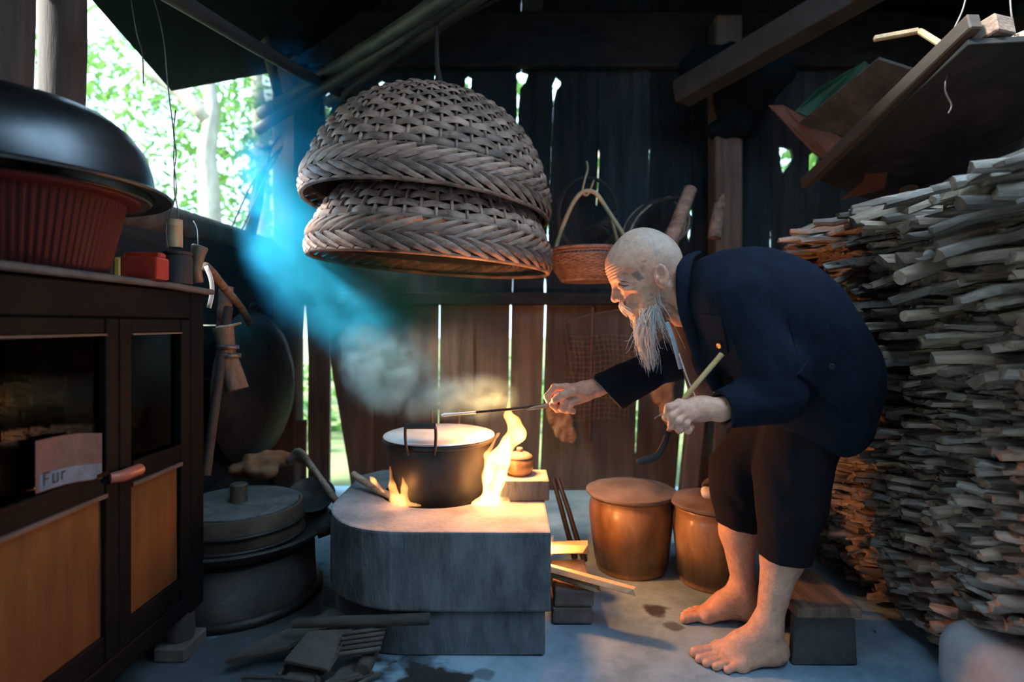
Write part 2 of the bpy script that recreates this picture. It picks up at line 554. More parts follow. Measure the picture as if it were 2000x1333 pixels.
def plank_row(gaps, y0, y1, parent, m):
    pys_all = lambda a, b: sorted({y0, y1} | {q[0] for q in a if y0 < q[0] < y1} | {q[0] for q in b if y0 < q[0] < y1} | {y0 + (y1 - y0) * k / 6 for k in range(1, 6)})
    for i, (ga, gb) in enumerate(zip(gaps[:-1], gaps[1:])):
        dy = random.uniform(-.006, .006)
        pys = pys_all(ga, gb)
        mb = MB(); vv = []
        for py in pys:
            l = gap_at(ga, py)[1]; r = gap_at(gb, py)[0]
            if r - l < 1: r = l + 1
            pl, pr = P(l, py, YB), P(r, py, YB)
            for q in (pl, pr):
                vv.append(Vector((q.x, YB + dy, q.z)))
            for q in (pl, pr):
                vv.append(Vector((q.x, YB + dy + .022, q.z)))
        ff = []
        k = len(pys)
        for j in range(k - 1):
            a = 4 * j; b = a + 4
            ff += [(a, a + 1, b + 1, b), (a + 2, b + 2, b + 3, a + 3), (a, b, b + 2, a + 2), (a + 1, a + 3, b + 3, b + 1)]
        ff += [(0, 2, 3, 1), (4 * k - 4, 4 * k - 3, 4 * k - 1, 4 * k - 2)]
        mb.add(vv, ff)
        build('plank', mb, m, parent)

wall_back = bpy.data.objects.new('wall_back', None); put(wall_back); st(wall_back)
wall_back.location = (0, YB, 0)
def closed(x, s=0.0): return [(0, x, x + .4), (960, x + s, x + s + .4)]
lower = [
    [(590, 425, 425), (958, 425, 425)], closed(505),
    [(588, 594, 595), (600, 592.5, 597), (700, 588, 602), (820, 588, 601), (821, 597, 601), (958, 597, 601)],
    [(590, 643, 645), (700, 643.5, 646), (735, 644, 650), (800, 644, 662), (922, 643, 682), (958, 643, 688)],
    [(590, 729.5, 731), (760, 730, 730.6), (958, 730, 730.5)], closed(795),
    [(590, 857, 860), (800, 855, 858), (958, 854, 856)], closed(925),
    [(590, 996, 999), (800, 993, 996), (958, 992, 994)],
    [(590, 1064, 1067.5), (760, 1058.5, 1062.5), (900, 1052.5, 1056.5), (958, 1051, 1054)], closed(1155, -8),
    [(590, 1252, 1253), (760, 1245, 1248), (800, 1242, 1247), (884, 1239.5, 1243), (890, 1240, 1240.5), (958, 1238, 1238.4)],
    [(590, 1345, 1347), (700, 1342, 1348), (840, 1328, 1341), (900, 1323, 1335), (958, 1318, 1328)],
    closed(1420), closed(1500, 4), closed(1590), closed(1680, -5), closed(1770), closed(1860), closed(1950, 6), closed(2040), closed(2130)]
plank_row(lower, 590, 957.5, wall_back, M['plank'])
upper = [
    [(0, 548, 548), (595, 548, 548)],
    [(228, 579, 579.4), (234, 573, 586), (252, 578, 585), (257, 583, 583.4), (595, 583, 583.4)],
    [(175, 641, 641.4), (182, 633, 650), (205, 632, 650), (228, 632, 642), (233, 641, 641.4), (595, 643, 643.6)],
    [(156, 745, 745.4), (161, 737, 752), (165, 741, 760), (169, 744, 750), (172, 745.5, 746), (595, 746, 746.4)],
    [(143, 852, 852.4), (147, 848, 859), (156, 849, 859), (163, 850, 853), (166, 851, 851.4), (595, 856, 856.4)],
    [(148, 914, 914.4), (151, 909, 921), (170, 907, 920), (177, 914, 919), (180, 917, 917.4), (595, 922, 922.4)],
    [(138, 1018, 1018.4), (142, 1009, 1032), (160, 1010, 1026), (172, 1009, 1016), (186, 1009.5, 1015), (200, 1010, 1013), (235, 1009, 1012), (248, 1007, 1013), (257, 1011, 1011.4), (595, 1000, 1000.4)],
    [(150, 1086, 1086.4), (157, 1083, 1095), (166, 1079, 1095), (178, 1079.5, 1086), (192, 1080, 1082.6), (197, 1081, 1081.4), (436, 1070, 1070.4), (442, 1069, 1072), (472, 1068, 1071), (480, 1069, 1069.4), (540, 1064.6, 1065), (556, 1063, 1066.5), (595, 1063, 1067)],
    [(290, 1170, 1170.4), (297, 1168, 1172), (350, 1166.5, 1170), (398, 1164, 1167), (406, 1165, 1165.4), (595, 1160, 1160.4)],
    [(284, 1269, 1269.4), (292, 1268, 1270.5), (390, 1264.5, 1265.6), (398, 1264, 1264.3), (595, 1252, 1252.4)],
    [(405, 1352, 1352.4), (412, 1348, 1353), (462, 1344, 1349), (475, 1345, 1345.4), (595, 1343, 1343.4)],
    [(325, 1437, 1437.4), (335, 1436, 1441), (380, 1433, 1441), (470, 1433, 1436.5), (490, 1433, 1433.4), (595, 1432, 1432.4)],
    [(440, 1507, 1507.4), (450, 1505, 1508), (500, 1503, 1507), (595, 1501, 1504)],
    [(285, 1522, 1522.4), (292, 1521, 1545), (308, 1523, 1549), (325, 1524, 1540), (336, 1527, 1531), (345, 1529, 1529.4), (595, 1524, 1524.4)],
    [(296, 1590, 1590.4), (304, 1580, 1600), (320, 1579, 1596), (335, 1579, 1585), (345, 1582, 1582.4), (595, 1580, 1580.4)],
    [(338, 1606, 1606.4), (345, 1604, 1607.5), (366, 1605, 1607), (370, 1606, 1606.4), (595, 1606, 1606.4)],
    [(335, 1748, 1748.4), (345, 1730, 1753), (375, 1715, 1753), (403, 1716, 1753), (414, 1718, 1753), (420, 1735, 1735.4), (595, 1735, 1735.4)],
    [(390, 1821, 1821.4), (396, 1819, 1824), (420, 1820, 1823), (430, 1821, 1821.4), (595, 1821, 1821.4)],
    [(368, 1885, 1885.4), (374, 1882, 1888), (415, 1882, 1887), (425, 1885, 1885.4), (595, 1885, 1885.4)],
    closed(1990), closed(2130)]
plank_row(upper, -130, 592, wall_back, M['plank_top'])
mb = MB(); mb.box((.6, YB - .035, .925), (3.4, .05, .06))
build('rail', mb, M['plank_x'], wall_back, bevel=.006)

# left wall: low boarding with a rough top board, posts
wall_left = bpy.data.objects.new('wall_left', None); put(wall_left); st(wall_left); wall_left.location = (-1.14, 1.9, 0)
zz = 0.0
for k in range(6):
    hgt = .2 if k < 5 else .175
    mb = MB()
    n = 14
    vv = []
    for i in range(n + 1):
        y = (.55 if k < 5 else 1.49) + (2.74 - (.55 if k < 5 else 1.49)) * i / n
        top = zz + hgt - .003
        if k == 5: top += .012 * math.sin(i * 1.7) + .012 * math.sin(i * .6)
        for (x, z) in ((-1.13 - .006 * (k % 2), zz), (-1.13 - .006 * (k % 2), top), (-1.165, top), (-1.165, zz)):
            vv.append(Vector((x, y, z)))
    ff = []
    for i in range(n):
        a = 4 * i; b = a + 4
        for q in range(4): ff.append((a + q, a + (q + 1) % 4, b + (q + 1) % 4, b + q))
    ff += [(3, 2, 1, 0), (4 * n, 4 * n + 1, 4 * n + 2, 4 * n + 3)]
    mb.add(vv, ff)
    build('board', mb, M['plank_x'], wall_left)
    zz += hgt
mb = MB(); mb.tube([P(200, 402, 1.58) + Vector((-.03, 0, 0)), P(330, 428, 1.88) + Vector((-.03, 0, 0)), P(450, 462, 2.28) + Vector((-.03, 0, .005)), P(555, 490, 2.78) + Vector((-.03, 0, 0))], [.05, .055, .05, .048], 10)
build('top_log', mb, M['post'], wall_left, smooth=True, jitter=.006, jscale=12)

def post(name, c, r, z0, z1, label, sq=False, m='post'):
    mb = MB()
    if sq: mb.box((c[0], c[1], (z0 + z1) / 2), (r * 2, r * 2, z1 - z0))
    else:
        pts = [(c[0] + .006 * math.sin(k * 1.3), c[1], z0 + (z1 - z0) * k / 8) for k in range(9)]
        mb.tube(pts, [r * (1 + .05 * math.sin(k * 2.1)) for k in range(9)], 16)
    o = build(name, mb, M[m], None, smooth=not sq, bevel=.008 if sq else 0, angle=.7)
    st(o); o['label'] = label
    return o
post('post_left', (-1.135, 1.43), .05, 0, 2.0, 'round weathered wooden post beside the bright opening')
post('post_front', (-1.14, 1.27), .055, 0, 2.0, 'dark round post at the far left edge')
post('post_corner', (-1.062, 2.70), .055, 0, 2.3, 'square corner post right of the bright opening', True, 'plank')
post('post_pile', (.98, 2.62), .06, 0, 2.2, 'dark post behind the woodpile', True, 'plank')

# roof
def slab(name, pts, th, m, parent=None, nrm=None):
    pts = [Vector(p) for p in pts]
    if nrm is None:
        nrm = (pts[1] - pts[0]).cross(pts[2] - pts[0]).normalized()
        if nrm.z < 0: nrm = -nrm
    mb = MB(); mb.prism(pts, nrm * th)
    return build(name, mb, m, parent)
roof = bpy.data.objects.new('roof', None); put(roof); st(roof); roof.location = (0, 1, 2.4)
RA = P(335, 178, 2.2); RB = P(180, 0, 1.5); RD = P(560, 137, 2.74)
nrm = (RB - RA).cross(RD - RA).normalized()
if nrm.z < 0: nrm = -nrm
def on_roof(x, y): return Vector((x, y, RA.z - (nrm.x * (x - RA.x) + nrm.y * (y - RA.y)) / nrm.z))
RC = Vector((-1.75, -1.2, 0))
edge = [RA + (RD - RA) * t + Vector((0, 0, .012 * math.sin(t * 23))) for t in (0, .15, .3, .5, .7, .85, 1)]
slab('roof_sheet', [on_roof(RC.x, RC.y), on_roof(RB.x, RB.y)] + [on_roof(e.x, e.y) for e in edge] + [on_roof(-.55, 3.0), on_roof(.15, 3.0), on_roof(.15, RC.y)], .012, M['roof'], roof)
zr = on_roof(.15, 1.5).z
slab('roof_sheet', [(.1, 3.1, on_roof(.1, 3.0).z + .02), (.1, 1.38, 2.42), (2.5, 1.38, 2.2), (2.5, 3.1, 2.2)], .012, M['roof'], roof)
slab('roof_sheet', [(.1, -.45, 2.45), (.1, -1.3, 2.40), (2.5, -1.3, 2.15), (2.5, -.45, 2.2)], .012, M['roof'], roof)  # unseen sheet added to narrow the overhead opening and dim its skylight
mb = MB(); mb.box((.1, .95, 2.34), (.09, 4.2, .10)); build('ridge_beam', mb, M['post'], roof, bevel=.01)
mb = MB(); mb.box((.75, YB - .03, 2.16), (3.6, .05, .26)); build('header_board', mb, M['plank_x'], roof, bevel=.006)

# right wall behind the woodpile
wall_right = bpy.data.objects.new('wall_right', None); put(wall_right); st(wall_right); wall_right.location = (2.3, 1, 0)
for k in range(16):
    mb = MB(); mb.box((2.3 + random.uniform(-.004, .004), -1.2 + k * .255, 1.1), (.025, .252, 2.2)); build('plank', mb, M['plank'], wall_right)

# unseen wall behind the viewer, added to cut the light from there; the left side stays open to the yard
blocker_wall = bpy.data.objects.new('blocker_wall', None); put(blocker_wall); st(blocker_wall); blocker_wall.location = (1.2, -.95, 0)
for k in range(14):
    mb = MB(); mb.box((-1.0 + k * .255, -.95, 1.2), (.25, .025, 2.4)); build('plank', mb, M['plank'], blocker_wall)

# ------------------------------------------------------------------ poles under the roof
def bamboo_pole(name, a, b, r, label, m='bamboo', group=None, nodes=5, hollow=False):
    a, b = Vector(a), Vector(b)
    root = thing(name, label, 'pole', a, group)
    mb = MB()
    pts, rr = [], []
    N = nodes * 5
    for k in range(N + 1):
        t = k / N
        pts.append(a.lerp(b, t) + Vector((0, 0, -.012 * math.sin(t * math.pi))))
        rr.append(r * (1.13 if k % 5 == 0 else 1.0) * (1 - .12 * t))
    mb.tube(pts, rr, 14)
    build('cane', mb, M[m], root, smooth=True, angle=.6)
    if hollow:
        d = (a - b).normalized()
        h = MB(); h.tube([a + d * .0015, a + d * .002], [r * .78, r * .78], 14); build('hollow_end', h, M['soot'], root)
    return root
bamboo_pole('bamboo_pole', P(512, 222, 2.58), P(512, 222, 2.58).lerp(P(890, -25, 1.75), 1.5), .026, 'upper pale bamboo pole slanting under the roof', m='bamboo_grey', nodes=5, hollow=True)
bamboo_pole('bamboo_pole', P(505, 252, 2.50), P(505, 252, 2.50).lerp(P(900, -8, 1.85), 1.5), .023, 'lower pale bamboo pole slanting under the roof', m='bamboo_grey', nodes=5, hollow=True)
bamboo_pole('bamboo_pole', P(640, 200, 2.5), P(640, 200, 2.5).lerp(P(935, -10, 2.0), 1.8), .022, 'dark bamboo pole behind the pale pair under the roof', 'bamboo_dark')
bamboo_pole('rafter_pole', P(335, -12, 1.38).lerp(P(680, 190, 2.55), -.12), P(680, 190, 2.55), .022, 'dark rafter pole crossing the bamboo under the roof', 'soot', nodes=1)
bamboo_pole('thin_pole', P(497, -10, 2.2), P(548, 200, 2.55), .022, 'thin dark upright pole in front of the opening', 'soot', nodes=1)
# broom handle and strings hanging by the corner post
_bh = thing('broom_handle', 'dark handle hanging on strings before the bright opening beside the corner post', 'handle', P(498, 335, 2.45))
mb = MB(); mb.tube([P(514, 330, 2.45), P(512, 338, 2.45), P(508, 342, 2.45), P(500, 400, 2.45), P(486, 470, 2.45)], [.012, .03, .024, .026, .024], 12); build('shaft', mb, M['soot'], _bh, smooth=True)
for pts in ([P(549, 262, 2.5), P(530, 290, 2.47), P(520, 325, 2.45), P(512, 345, 2.44)], [P(552, 285, 2.5), P(500, 345, 2.43), P(470, 405, 2.43), P(452, 446, 2.43)], [P(550, 290, 2.5), P(522, 340, 2.43), P(495, 400, 2.42), P(468, 458, 2.42)]):
    mb = MB(); mb.tube(bez(pts, 12), .004, 6); build('string', mb, M['soot'], _bh, smooth=True)
mb = MB(); mb.tube([P(508, 286, 2.46), P(528, 292, 2.46)], .014, 8); build('knot', mb, M['soot'], _bh, smooth=True)
mb = MB(); mb.tube(bez([P(690, 95, 2.3), P(770, 72, 2.25), P(870, 48, 2.2), P(985, -8, 2.1)], 16), .006, 8)
tag(build('cable', mb, M['soot'], smooth=True), 'dark cable sloping under the roof above the baskets', 'cable')
# ================================================================== trees outside
M['leaf'] = mat('leaf', (.07, .185, .03), (.18, .34, .09), .5, 3, rand=.1)
def leaf_translucent(m):
    nt = m.node_tree; N = nt.nodes; L = nt.links
    b = N['Principled BSDF']; out = N['Material Output']
    tr = N.new('ShaderNodeBsdfTranslucent')
    src = b.inputs['Base Color'].links[0].from_socket
    L.new(src, tr.inputs[0])
    mx = N.new('ShaderNodeMixShader'); mx.inputs[0].default_value = .45
    L.new(b.outputs[0], mx.inputs[1]); L.new(tr.outputs[0], mx.inputs[2]); L.new(mx.outputs[0], out.inputs[0])
leaf_translucent(M['leaf'])
M['trunk'] = mat('tree_bark', (.22, .19, .15), (.42, .38, .31), .9, 12, (1, 1, .3), bump=.4)

def foliage(c, rad, n, size, rnd):
    verts, faces = [], []
    for _ in range(n):
        u = Vector((rnd.gauss(0, 1), rnd.gauss(0, 1), rnd.gauss(0, 1))).normalized() * (rnd.random() ** .4)
        p = Vector((c[0] + u.x * rad[0], c[1] + u.y * rad[1], c[2] + u.z * rad[2]))
        R = Euler((rnd.uniform(-.9, .9), rnd.uniform(-.9, .9), rnd.uniform(0, 6.28))).to_matrix()
        s = size * rnd.uniform(.6, 1.3)
        k = len(verts)
        for q in ((-1, 0, 0), (-.3, .38, .06), (.5, .3, .02), (1, 0, -.12), (.5, -.3, .02), (-.3, -.38, .06)):
            verts.append(p + R @ (Vector(q) * s))
        faces += [(k, k + 1, k + 2, k + 3), (k, k + 3, k + 4, k + 5)]
    return verts, faces

def tree(label, trunk, blobs, seed, nleaf, size):
    rnd = random.Random(seed)
    root = thing('tree', label, 'tree', trunk[0][0][0], 'trees outside the shed')
    mb = MB()
    for pts, rr in trunk: mb.tube(bez(pts, 10), np.interp(np.linspace(0, 1, 11), np.linspace(0, 1, len(rr)), rr), 10)
    build('trunk', mb, M['trunk'], root, smooth=True)
    V, F = [], []
    for c, r in blobs:
        v, f = foliage(c, r, nleaf, size, rnd)
        k = len(V); V += v; F += [tuple(i + k for i in q) for q in f]
    o = obj('foliage', new_mesh('foliage', V, F), M['leaf'], root)
    o['kind'] = 'stuff'
    return root
t1 = [([P(418, 1000, 4.6), P(412, 440, 4.6), P(404, 300, 4.6), P(415, 215, 4.6), P(395, 60, 4.7), P(380, -150, 4.8)], [.10, .085, .07, .055, .045, .03]),
      ([P(410, 235, 4.6), P(345, 175, 4.55), P(265, 120, 4.5), P(200, 20, 4.5)], [.065, .055, .045, .03])]
tree('forked pale tree just outside the opening', t1, [((-3.0, 5.2, 3.0), (1.2, .8, .7)), ((-2.2, 5.4, 2.4), (1.0, .6, .7)), ((-3.4, 5.4, 1.7), (1.0, .6, .5))], 1, 620, .055)
tree('slender tree behind the pale bamboo ends', [([P(520, 900, 5.6), P(512, 400, 5.6), P(505, 200, 5.6), P(490, 20, 5.7)], [.09, .08, .06, .04])],
     [((-2.6, 6.3, 2.7), (1.1, .6, .8)), ((-2.2, 6.4, 1.6), (1.2, .6, .6))], 2, 620, .06)
tree('bushy green tree farther out behind the forked trunk', [([(-5.2, 8, -.1), (-5.1, 8, 1.5), (-5.3, 8, 3)], [.15, .12, .08])],
     [((-5.4, 8.0, 3.2), (2.2, .8, 1.2)), ((-4.0, 8.4, 1.8), (2.0, .8, 1.0)), ((-6.2, 7.6, 1.6), (1.8, .8, 1.0)), ((-5.0, 8.0, 4.6), (2.2, .8, 1.0))], 3, 1000, .08)
tree('bushy tree outside behind the plank wall', [([(1.2, 8, -.1), (1.3, 8, 2), (1.2, 8, 3.5)], [.15, .12, .08])],
     [((-1.2, 8, 3.0), (2.4, .8, 1.4)), ((1.8, 8, 2.8), (2.6, .8, 1.6)), ((4.6, 7.5, 2.2), (2.4, .8, 1.6)), ((.5, 8, 5.6), (2.6, .9, 1.7)), ((3.6, 8, 5.6), (2.6, .9, 1.8)), ((6.2, 8, 5.2), (2.4, .9, 2.2)), ((4.0, 8.2, 7.8), (3.4, .9, 1.5))], 4, 1100, .11)  # highest clumps added out of view to block sun at the wall slits
# low grass and shrubs, seen through the slits
rnd = random.Random(11)
V, F = [], []
for k in range(26):
    v, f = foliage((rnd.uniform(-3.2, 2.5), rnd.uniform(3.6, 5.5), .2), (.5, .4, .35), 50, .08, rnd)
    n0 = len(V); V += v; F += [tuple(i + n0 for i in q) for q in f]
tag(obj('undergrowth', new_mesh('undergrowth', V, F), M['leaf']), 'bright green undergrowth outside the plank wall', 'plants', kind='stuff')
# ================================================================== stove, pot, fire
def sm_outline(pts, corner, r, n=8): pass
stove = thing('clay_stove', 'rounded grey cement stove with a fire hole under the pot', 'stove', (-.2, 1.6, 0))
POT = Vector((-.217, 1.70, 0))
def plan_stove(inset=0.0):
    pts = [(.092 - inset, 1.36 + inset), (.092 - inset, 1.92)]
    pts += [(-.30, 1.97), (-.44, 1.95), (-.50 + inset, 1.88)]
    for k in range(0, 11):
        a = math.pi + (math.pi / 2) * k / 10
        pts.append((-.255 + (.245 - inset) * math.cos(a), 1.605 + (.245 - inset) * math.sin(a)))
    return pts
def prism_plan(pts, z0, z1):
    mb = MB(); mb.prism([Vector((x, y, z0)) for x, y in pts], (0, 0, z1 - z0)); return mb
def boolean_cut(o, cutters):
    for c in cutters:
        md = o.modifiers.new('cut', 'BOOLEAN'); md.operation = 'DIFFERENCE'; md.object = c; md.solver = 'EXACT'
    bpy.context.view_layer.update()
    dg = bpy.context.evaluated_depsgraph_get()
    me = bpy.data.meshes.new_from_object(o.evaluated_get(dg))
    o.modifiers.clear(); o.data = me
    for c in cutters:
        bpy.data.objects.remove(c)
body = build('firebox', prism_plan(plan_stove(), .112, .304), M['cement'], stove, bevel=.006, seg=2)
c1 = MB(); c1.lathe((POT.x, POT.y, .125), [(0, 0), (.165, 0), (.168, .3), (0, .3)], 32)
c2 = MB(); c2.box((.03, 1.615, .19), (.32, .13, .14))
boolean_cut(body, [build('cut_a', c1, None), build('cut_b', c2, None)])
bm = bmesh.new(); bm.from_mesh(body.data)
bmesh.ops.triangulate(bm, faces=bm.faces)
for v in bm.verts: v.co += mnoise.noise_vector(v.co * 9) * .0025
bm.to_mesh(body.data); bm.free()
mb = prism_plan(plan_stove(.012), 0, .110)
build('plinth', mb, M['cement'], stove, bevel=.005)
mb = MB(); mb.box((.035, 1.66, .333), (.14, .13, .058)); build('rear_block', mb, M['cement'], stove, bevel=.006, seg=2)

def lit_top(m):  # paints upward faces paler, standing in for light from above
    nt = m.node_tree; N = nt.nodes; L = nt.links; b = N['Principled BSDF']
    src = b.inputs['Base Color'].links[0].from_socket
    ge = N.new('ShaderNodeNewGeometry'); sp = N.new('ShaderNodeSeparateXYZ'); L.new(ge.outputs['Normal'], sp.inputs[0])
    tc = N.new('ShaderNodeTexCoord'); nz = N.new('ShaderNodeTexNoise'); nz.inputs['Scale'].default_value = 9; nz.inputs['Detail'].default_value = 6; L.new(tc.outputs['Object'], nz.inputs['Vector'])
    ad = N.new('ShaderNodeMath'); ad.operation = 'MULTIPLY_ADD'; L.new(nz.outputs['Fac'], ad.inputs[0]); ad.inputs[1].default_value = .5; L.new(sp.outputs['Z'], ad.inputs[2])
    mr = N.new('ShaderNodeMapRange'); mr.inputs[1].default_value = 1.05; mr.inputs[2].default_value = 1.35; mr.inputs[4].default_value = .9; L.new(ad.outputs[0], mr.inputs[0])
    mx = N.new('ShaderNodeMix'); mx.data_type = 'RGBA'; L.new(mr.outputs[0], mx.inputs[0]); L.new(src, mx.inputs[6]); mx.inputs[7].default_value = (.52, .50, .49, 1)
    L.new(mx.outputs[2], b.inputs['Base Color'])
lit_top(M['cement'])
# pot
pot = thing('cooking_pot', 'large sooty aluminium pot with a flat shiny lid on the stove', 'pot', (POT.x, POT.y, .262))
mb = MB(); mb.lathe((POT.x, POT.y, 0), [(0, .255), (.10, .255), (.122, .262), (.134, .285), (.150, .40), (.157, .455), (.166, .458), (.168, .463), (.166, .468), (.155, .468), (.150, .45), (.125, .29), (0, .28)], 56)
build('pot_body', mb, M['alu_dark'], pot, smooth=True, angle=.8)
# three stubby supports in the fire hole
for a in (.5, 2.6, 4.7):
    s = MB(); s.box((POT.x + .125 * math.cos(a), POT.y + .125 * math.sin(a), .19), (.03, .03, .135), (0, 0, a))
    build('pot_rest', s, M['brick'], stove)
mb = MB(); mb.lathe((POT.x, POT.y, .469), [(.163, 0), (.165, .003), (.163, .006), (.150, .007), (.146, .011), (.10, .014), (.04, .016), (0, .016)], 56)
lid = build('pot_lid', mb, M['alu'], pot, smooth=True, angle=.8)
for s in (-1, 1):
    yb = POT.y + s * .158
    xs = (-.284, -.206) if s < 0 else (-.262, -.175)
    h = MB()
    h.tube(bez([(xs[0] + .004, yb + s * .002, .448), (xs[0], yb + s * .014, .470), (xs[0] - .002, yb + s * .018, .505), (xs[0] - .001, yb + s * .020, .528)], 8), .0042, 8)
    h.tube(bez([(xs[1] - .004, yb + s * .002, .448), (xs[1], yb + s * .014, .470), (xs[1] + .002, yb + s * .018, .505), (xs[1] + .001, yb + s * .020, .528)], 8), .0042, 8)
    h.box(((xs[0] + xs[1]) / 2, yb + s * .001, .447), (.105, .004, .016))
    hd = build('pot_handle', h, M['iron'], pot, smooth=True, angle=.6)
    g = MB(); g.tube([(xs[0] - .003, yb + s * .020, .529), (xs[1] + .003, yb + s * .020, .529)], .008, 12)
    build('grip', g, M['alu_dark'], hd, smooth=True, angle=.6)

# flames: glowing gas volumes
def flame_mat(name, strength, zlo, zhi, seed=0.0):
    m = bpy.data.materials.new(name); m.use_nodes = True
    nt = m.node_tree; N = nt.nodes; L = nt.links
    N.remove(N['Principled BSDF'])
    out = N['Material Output']
    em = N.new('ShaderNodeEmission')
    tc = N.new('ShaderNodeTexCoord'); sp = N.new('ShaderNodeSeparateXYZ'); L.new(tc.outputs['Object'], sp.inputs[0])
    mr = N.new('ShaderNodeMapRange'); mr.inputs[1].default_value = zlo; mr.inputs[2].default_value = zhi
    L.new(sp.outputs['Z'], mr.inputs[0])
    cr = N.new('ShaderNodeValToRGB'); e = cr.color_ramp.elements
    e[0].position = 0; e[0].color = (1, .46, .13, 1)
    e[1].position = 1; e[1].color = (1, .22, .035, 1)
    k = e.new(.55); k.color = (1, .40, .10, 1)
    L.new(mr.outputs[0], cr.inputs[0]); L.new(cr.outputs[0], em.inputs['Color'])
    nz = N.new('ShaderNodeTexNoise'); nz.inputs['Scale'].default_value = 34; nz.inputs['Detail'].default_value = 3
    mp = N.new('ShaderNodeMapping'); mp.inputs['Scale'].default_value = (1, 1, .35); mp.inputs['Location'].default_value = (seed, seed, 0)
    L.new(tc.outputs['Object'], mp.inputs[0]); L.new(mp.outputs[0], nz.inputs['Vector'])
    r2 = N.new('ShaderNodeMapRange'); r2.inputs[1].default_value = .36; r2.inputs[2].default_value = .62; r2.inputs[3].default_value = strength * .12; r2.inputs[4].default_value = strength
    L.new(nz.outputs['Fac'], r2.inputs[0]); L.new(r2.outputs[0], em.inputs['Strength'])
    L.new(em.outputs[0], out.inputs['Volume'])
    try: m.cycles.volume_step_rate = 0.5
    except Exception: pass
    return m

def flame(name, label, chains, strength, h=.0035, warp=.006, seed=1):
    s = SDF()
    lo = Vector((9, 9, 9)); hi = -lo
    for ch in chains:
        for (a, ra), (b, rb) in zip(ch[:-1], ch[1:]):
            s.add(_cap(a, b, ra, rb), .012)
            for q, r in ((a, ra), (b, rb)):
                lo = Vector(map(min, lo, q - Vector((r + .02,) * 3))); hi = Vector(map(max, hi, q + Vector((r + .02,) * 3)))
    n1 = vnoise(55, seed)
    s.disp(lambda p: n1(p * np.array([1, 1, .5], np.float32)) * warp)
    me, V = sdf_mesh(name, s, lo, hi, h)
    o = obj(name, me, flame_mat(name, strength, lo.z + .02, hi.z - .02, seed))
    return tag(o, label, 'fire')
D = 1.60
flame('flame', 'tall bright flame licking up the right side of the pot', [
    [(P(925, 984, 1.56), .006), (P(958, 976, 1.58), .022), (P(966, 932, 1.60), .032), (P(977, 897, 1.61), .030), (P(994, 866, 1.62), .021), (P(1011, 848, 1.62), .025), (P(1004, 826, 1.62), .017), (P(992, 812, 1.62), .010), (P(994, 780, 1.62), .003)],
    [(P(952, 930, 1.57), .012), (P(952, 890, 1.56), .008), (P(972, 850, 1.56), .003), (P(980, 842, 1.56), .001)],
    [(P(935, 982, 1.57), .010), (P(985, 980, 1.60), .014), (P(1000, 962, 1.61), .006), (P(1005, 948, 1.61), .002)]], 260, seed=3)
flame('flame', 'small orange flames at the left foot of the pot', [
    [(P(765, 978, 1.585), .008), (P(790, 984, 1.565), .011), (P(822, 988, 1.55), .004)],
    [(P(772, 975, 1.58), .012), (P(765, 950, 1.585), .008), (P(762, 912, 1.59), .0015)],
    [(P(790, 980, 1.57), .012), (P(790, 955, 1.57), .007), (P(786, 932, 1.575), .0015)],
    [(P(750, 962, 1.60), .004), (P(728, 938, 1.62), .005), (P(715, 922, 1.63), .002)]], 130, seed=5)
M['ember'] = flame_mat('ember_glow', 60, .1, .3, 9)
flame('flame', 'fire glowing in the stove mouth beside the jars', [
    [(Vector((-.02, 1.615, .145)), .035), (Vector((.06, 1.615, .15)), .03), (Vector((.10, 1.61, .165)), .018), (Vector((.115, 1.61, .20)), .004)]], 110, seed=8)
def fire_light(name, loc, power, r, col=(1, .36, .10)):
    d = bpy.data.lights.new(name, 'POINT'); d.energy = power; d.color = col; d.shadow_soft_size = r
    o = bpy.data.objects.new(name, d); o.location = loc; put(o); return o
fire_light('fire_light_tall', (.0, 1.645, .565), 20.0, .035)
fire_light('fire_light_base', P(965, 960, 1.55), .35, .02)
fire_light('fire_light_small', P(778, 962, 1.545), .25, .02)
fire_light('fire_light_mouth', (.125, 1.60, .17), 2.2, .03)

# stick poking into the fire
def stick(name, a, b, r0, r1, m, label, cat, group=None, n=9, wob=.003):
    a, b = Vector(a), Vector(b)
    pts = [a.lerp(b, t) + mnoise.noise_vector(Vector((t * 4, a.x * 9, a.z * 7))) * wob for t in (0, .2, .4, .6, .8, 1)]
    mb = MB(); mb.tube(pts, [r0 + (r1 - r0) * t for t in (0, .2, .4, .6, .8, 1)], n)
    o = build(name, mb, M[m], None, smooth=True, angle=.7)
    return tag(o, label, cat, group)
stick('kindling_stick', P(690, 928, 1.73) , P(775, 978, 1.60), .011, .010, 'stick_c', 'pale stick leaning into the small flames left of the pot', 'stick')

# little clay pot on the rear block
cp = P(1015, 929, 1.665); cp.z = .363
r0 = thing('sugar_pot', 'small round clay pot with a knobbed lid behind the flame', 'pot', cp)
mb = MB(); mb.lathe(cp, [(0, 0), (.030, 0), (.037, .008), (.041, .025), (.039, .042), (.034, .05), (0, .05)], 28); build('pot_body', mb, M['glaze'], r0, smooth=True)
mb = MB(); mb.lathe(cp + Vector((0, 0, .05)), [(.038, 0), (.037, .005), (.025, .013), (.010, .016), (.007, .018), (.010, .022), (.008, .028), (0, .029)], 24); build('pot_lid', mb, M['lidclay'], r0, smooth=True)

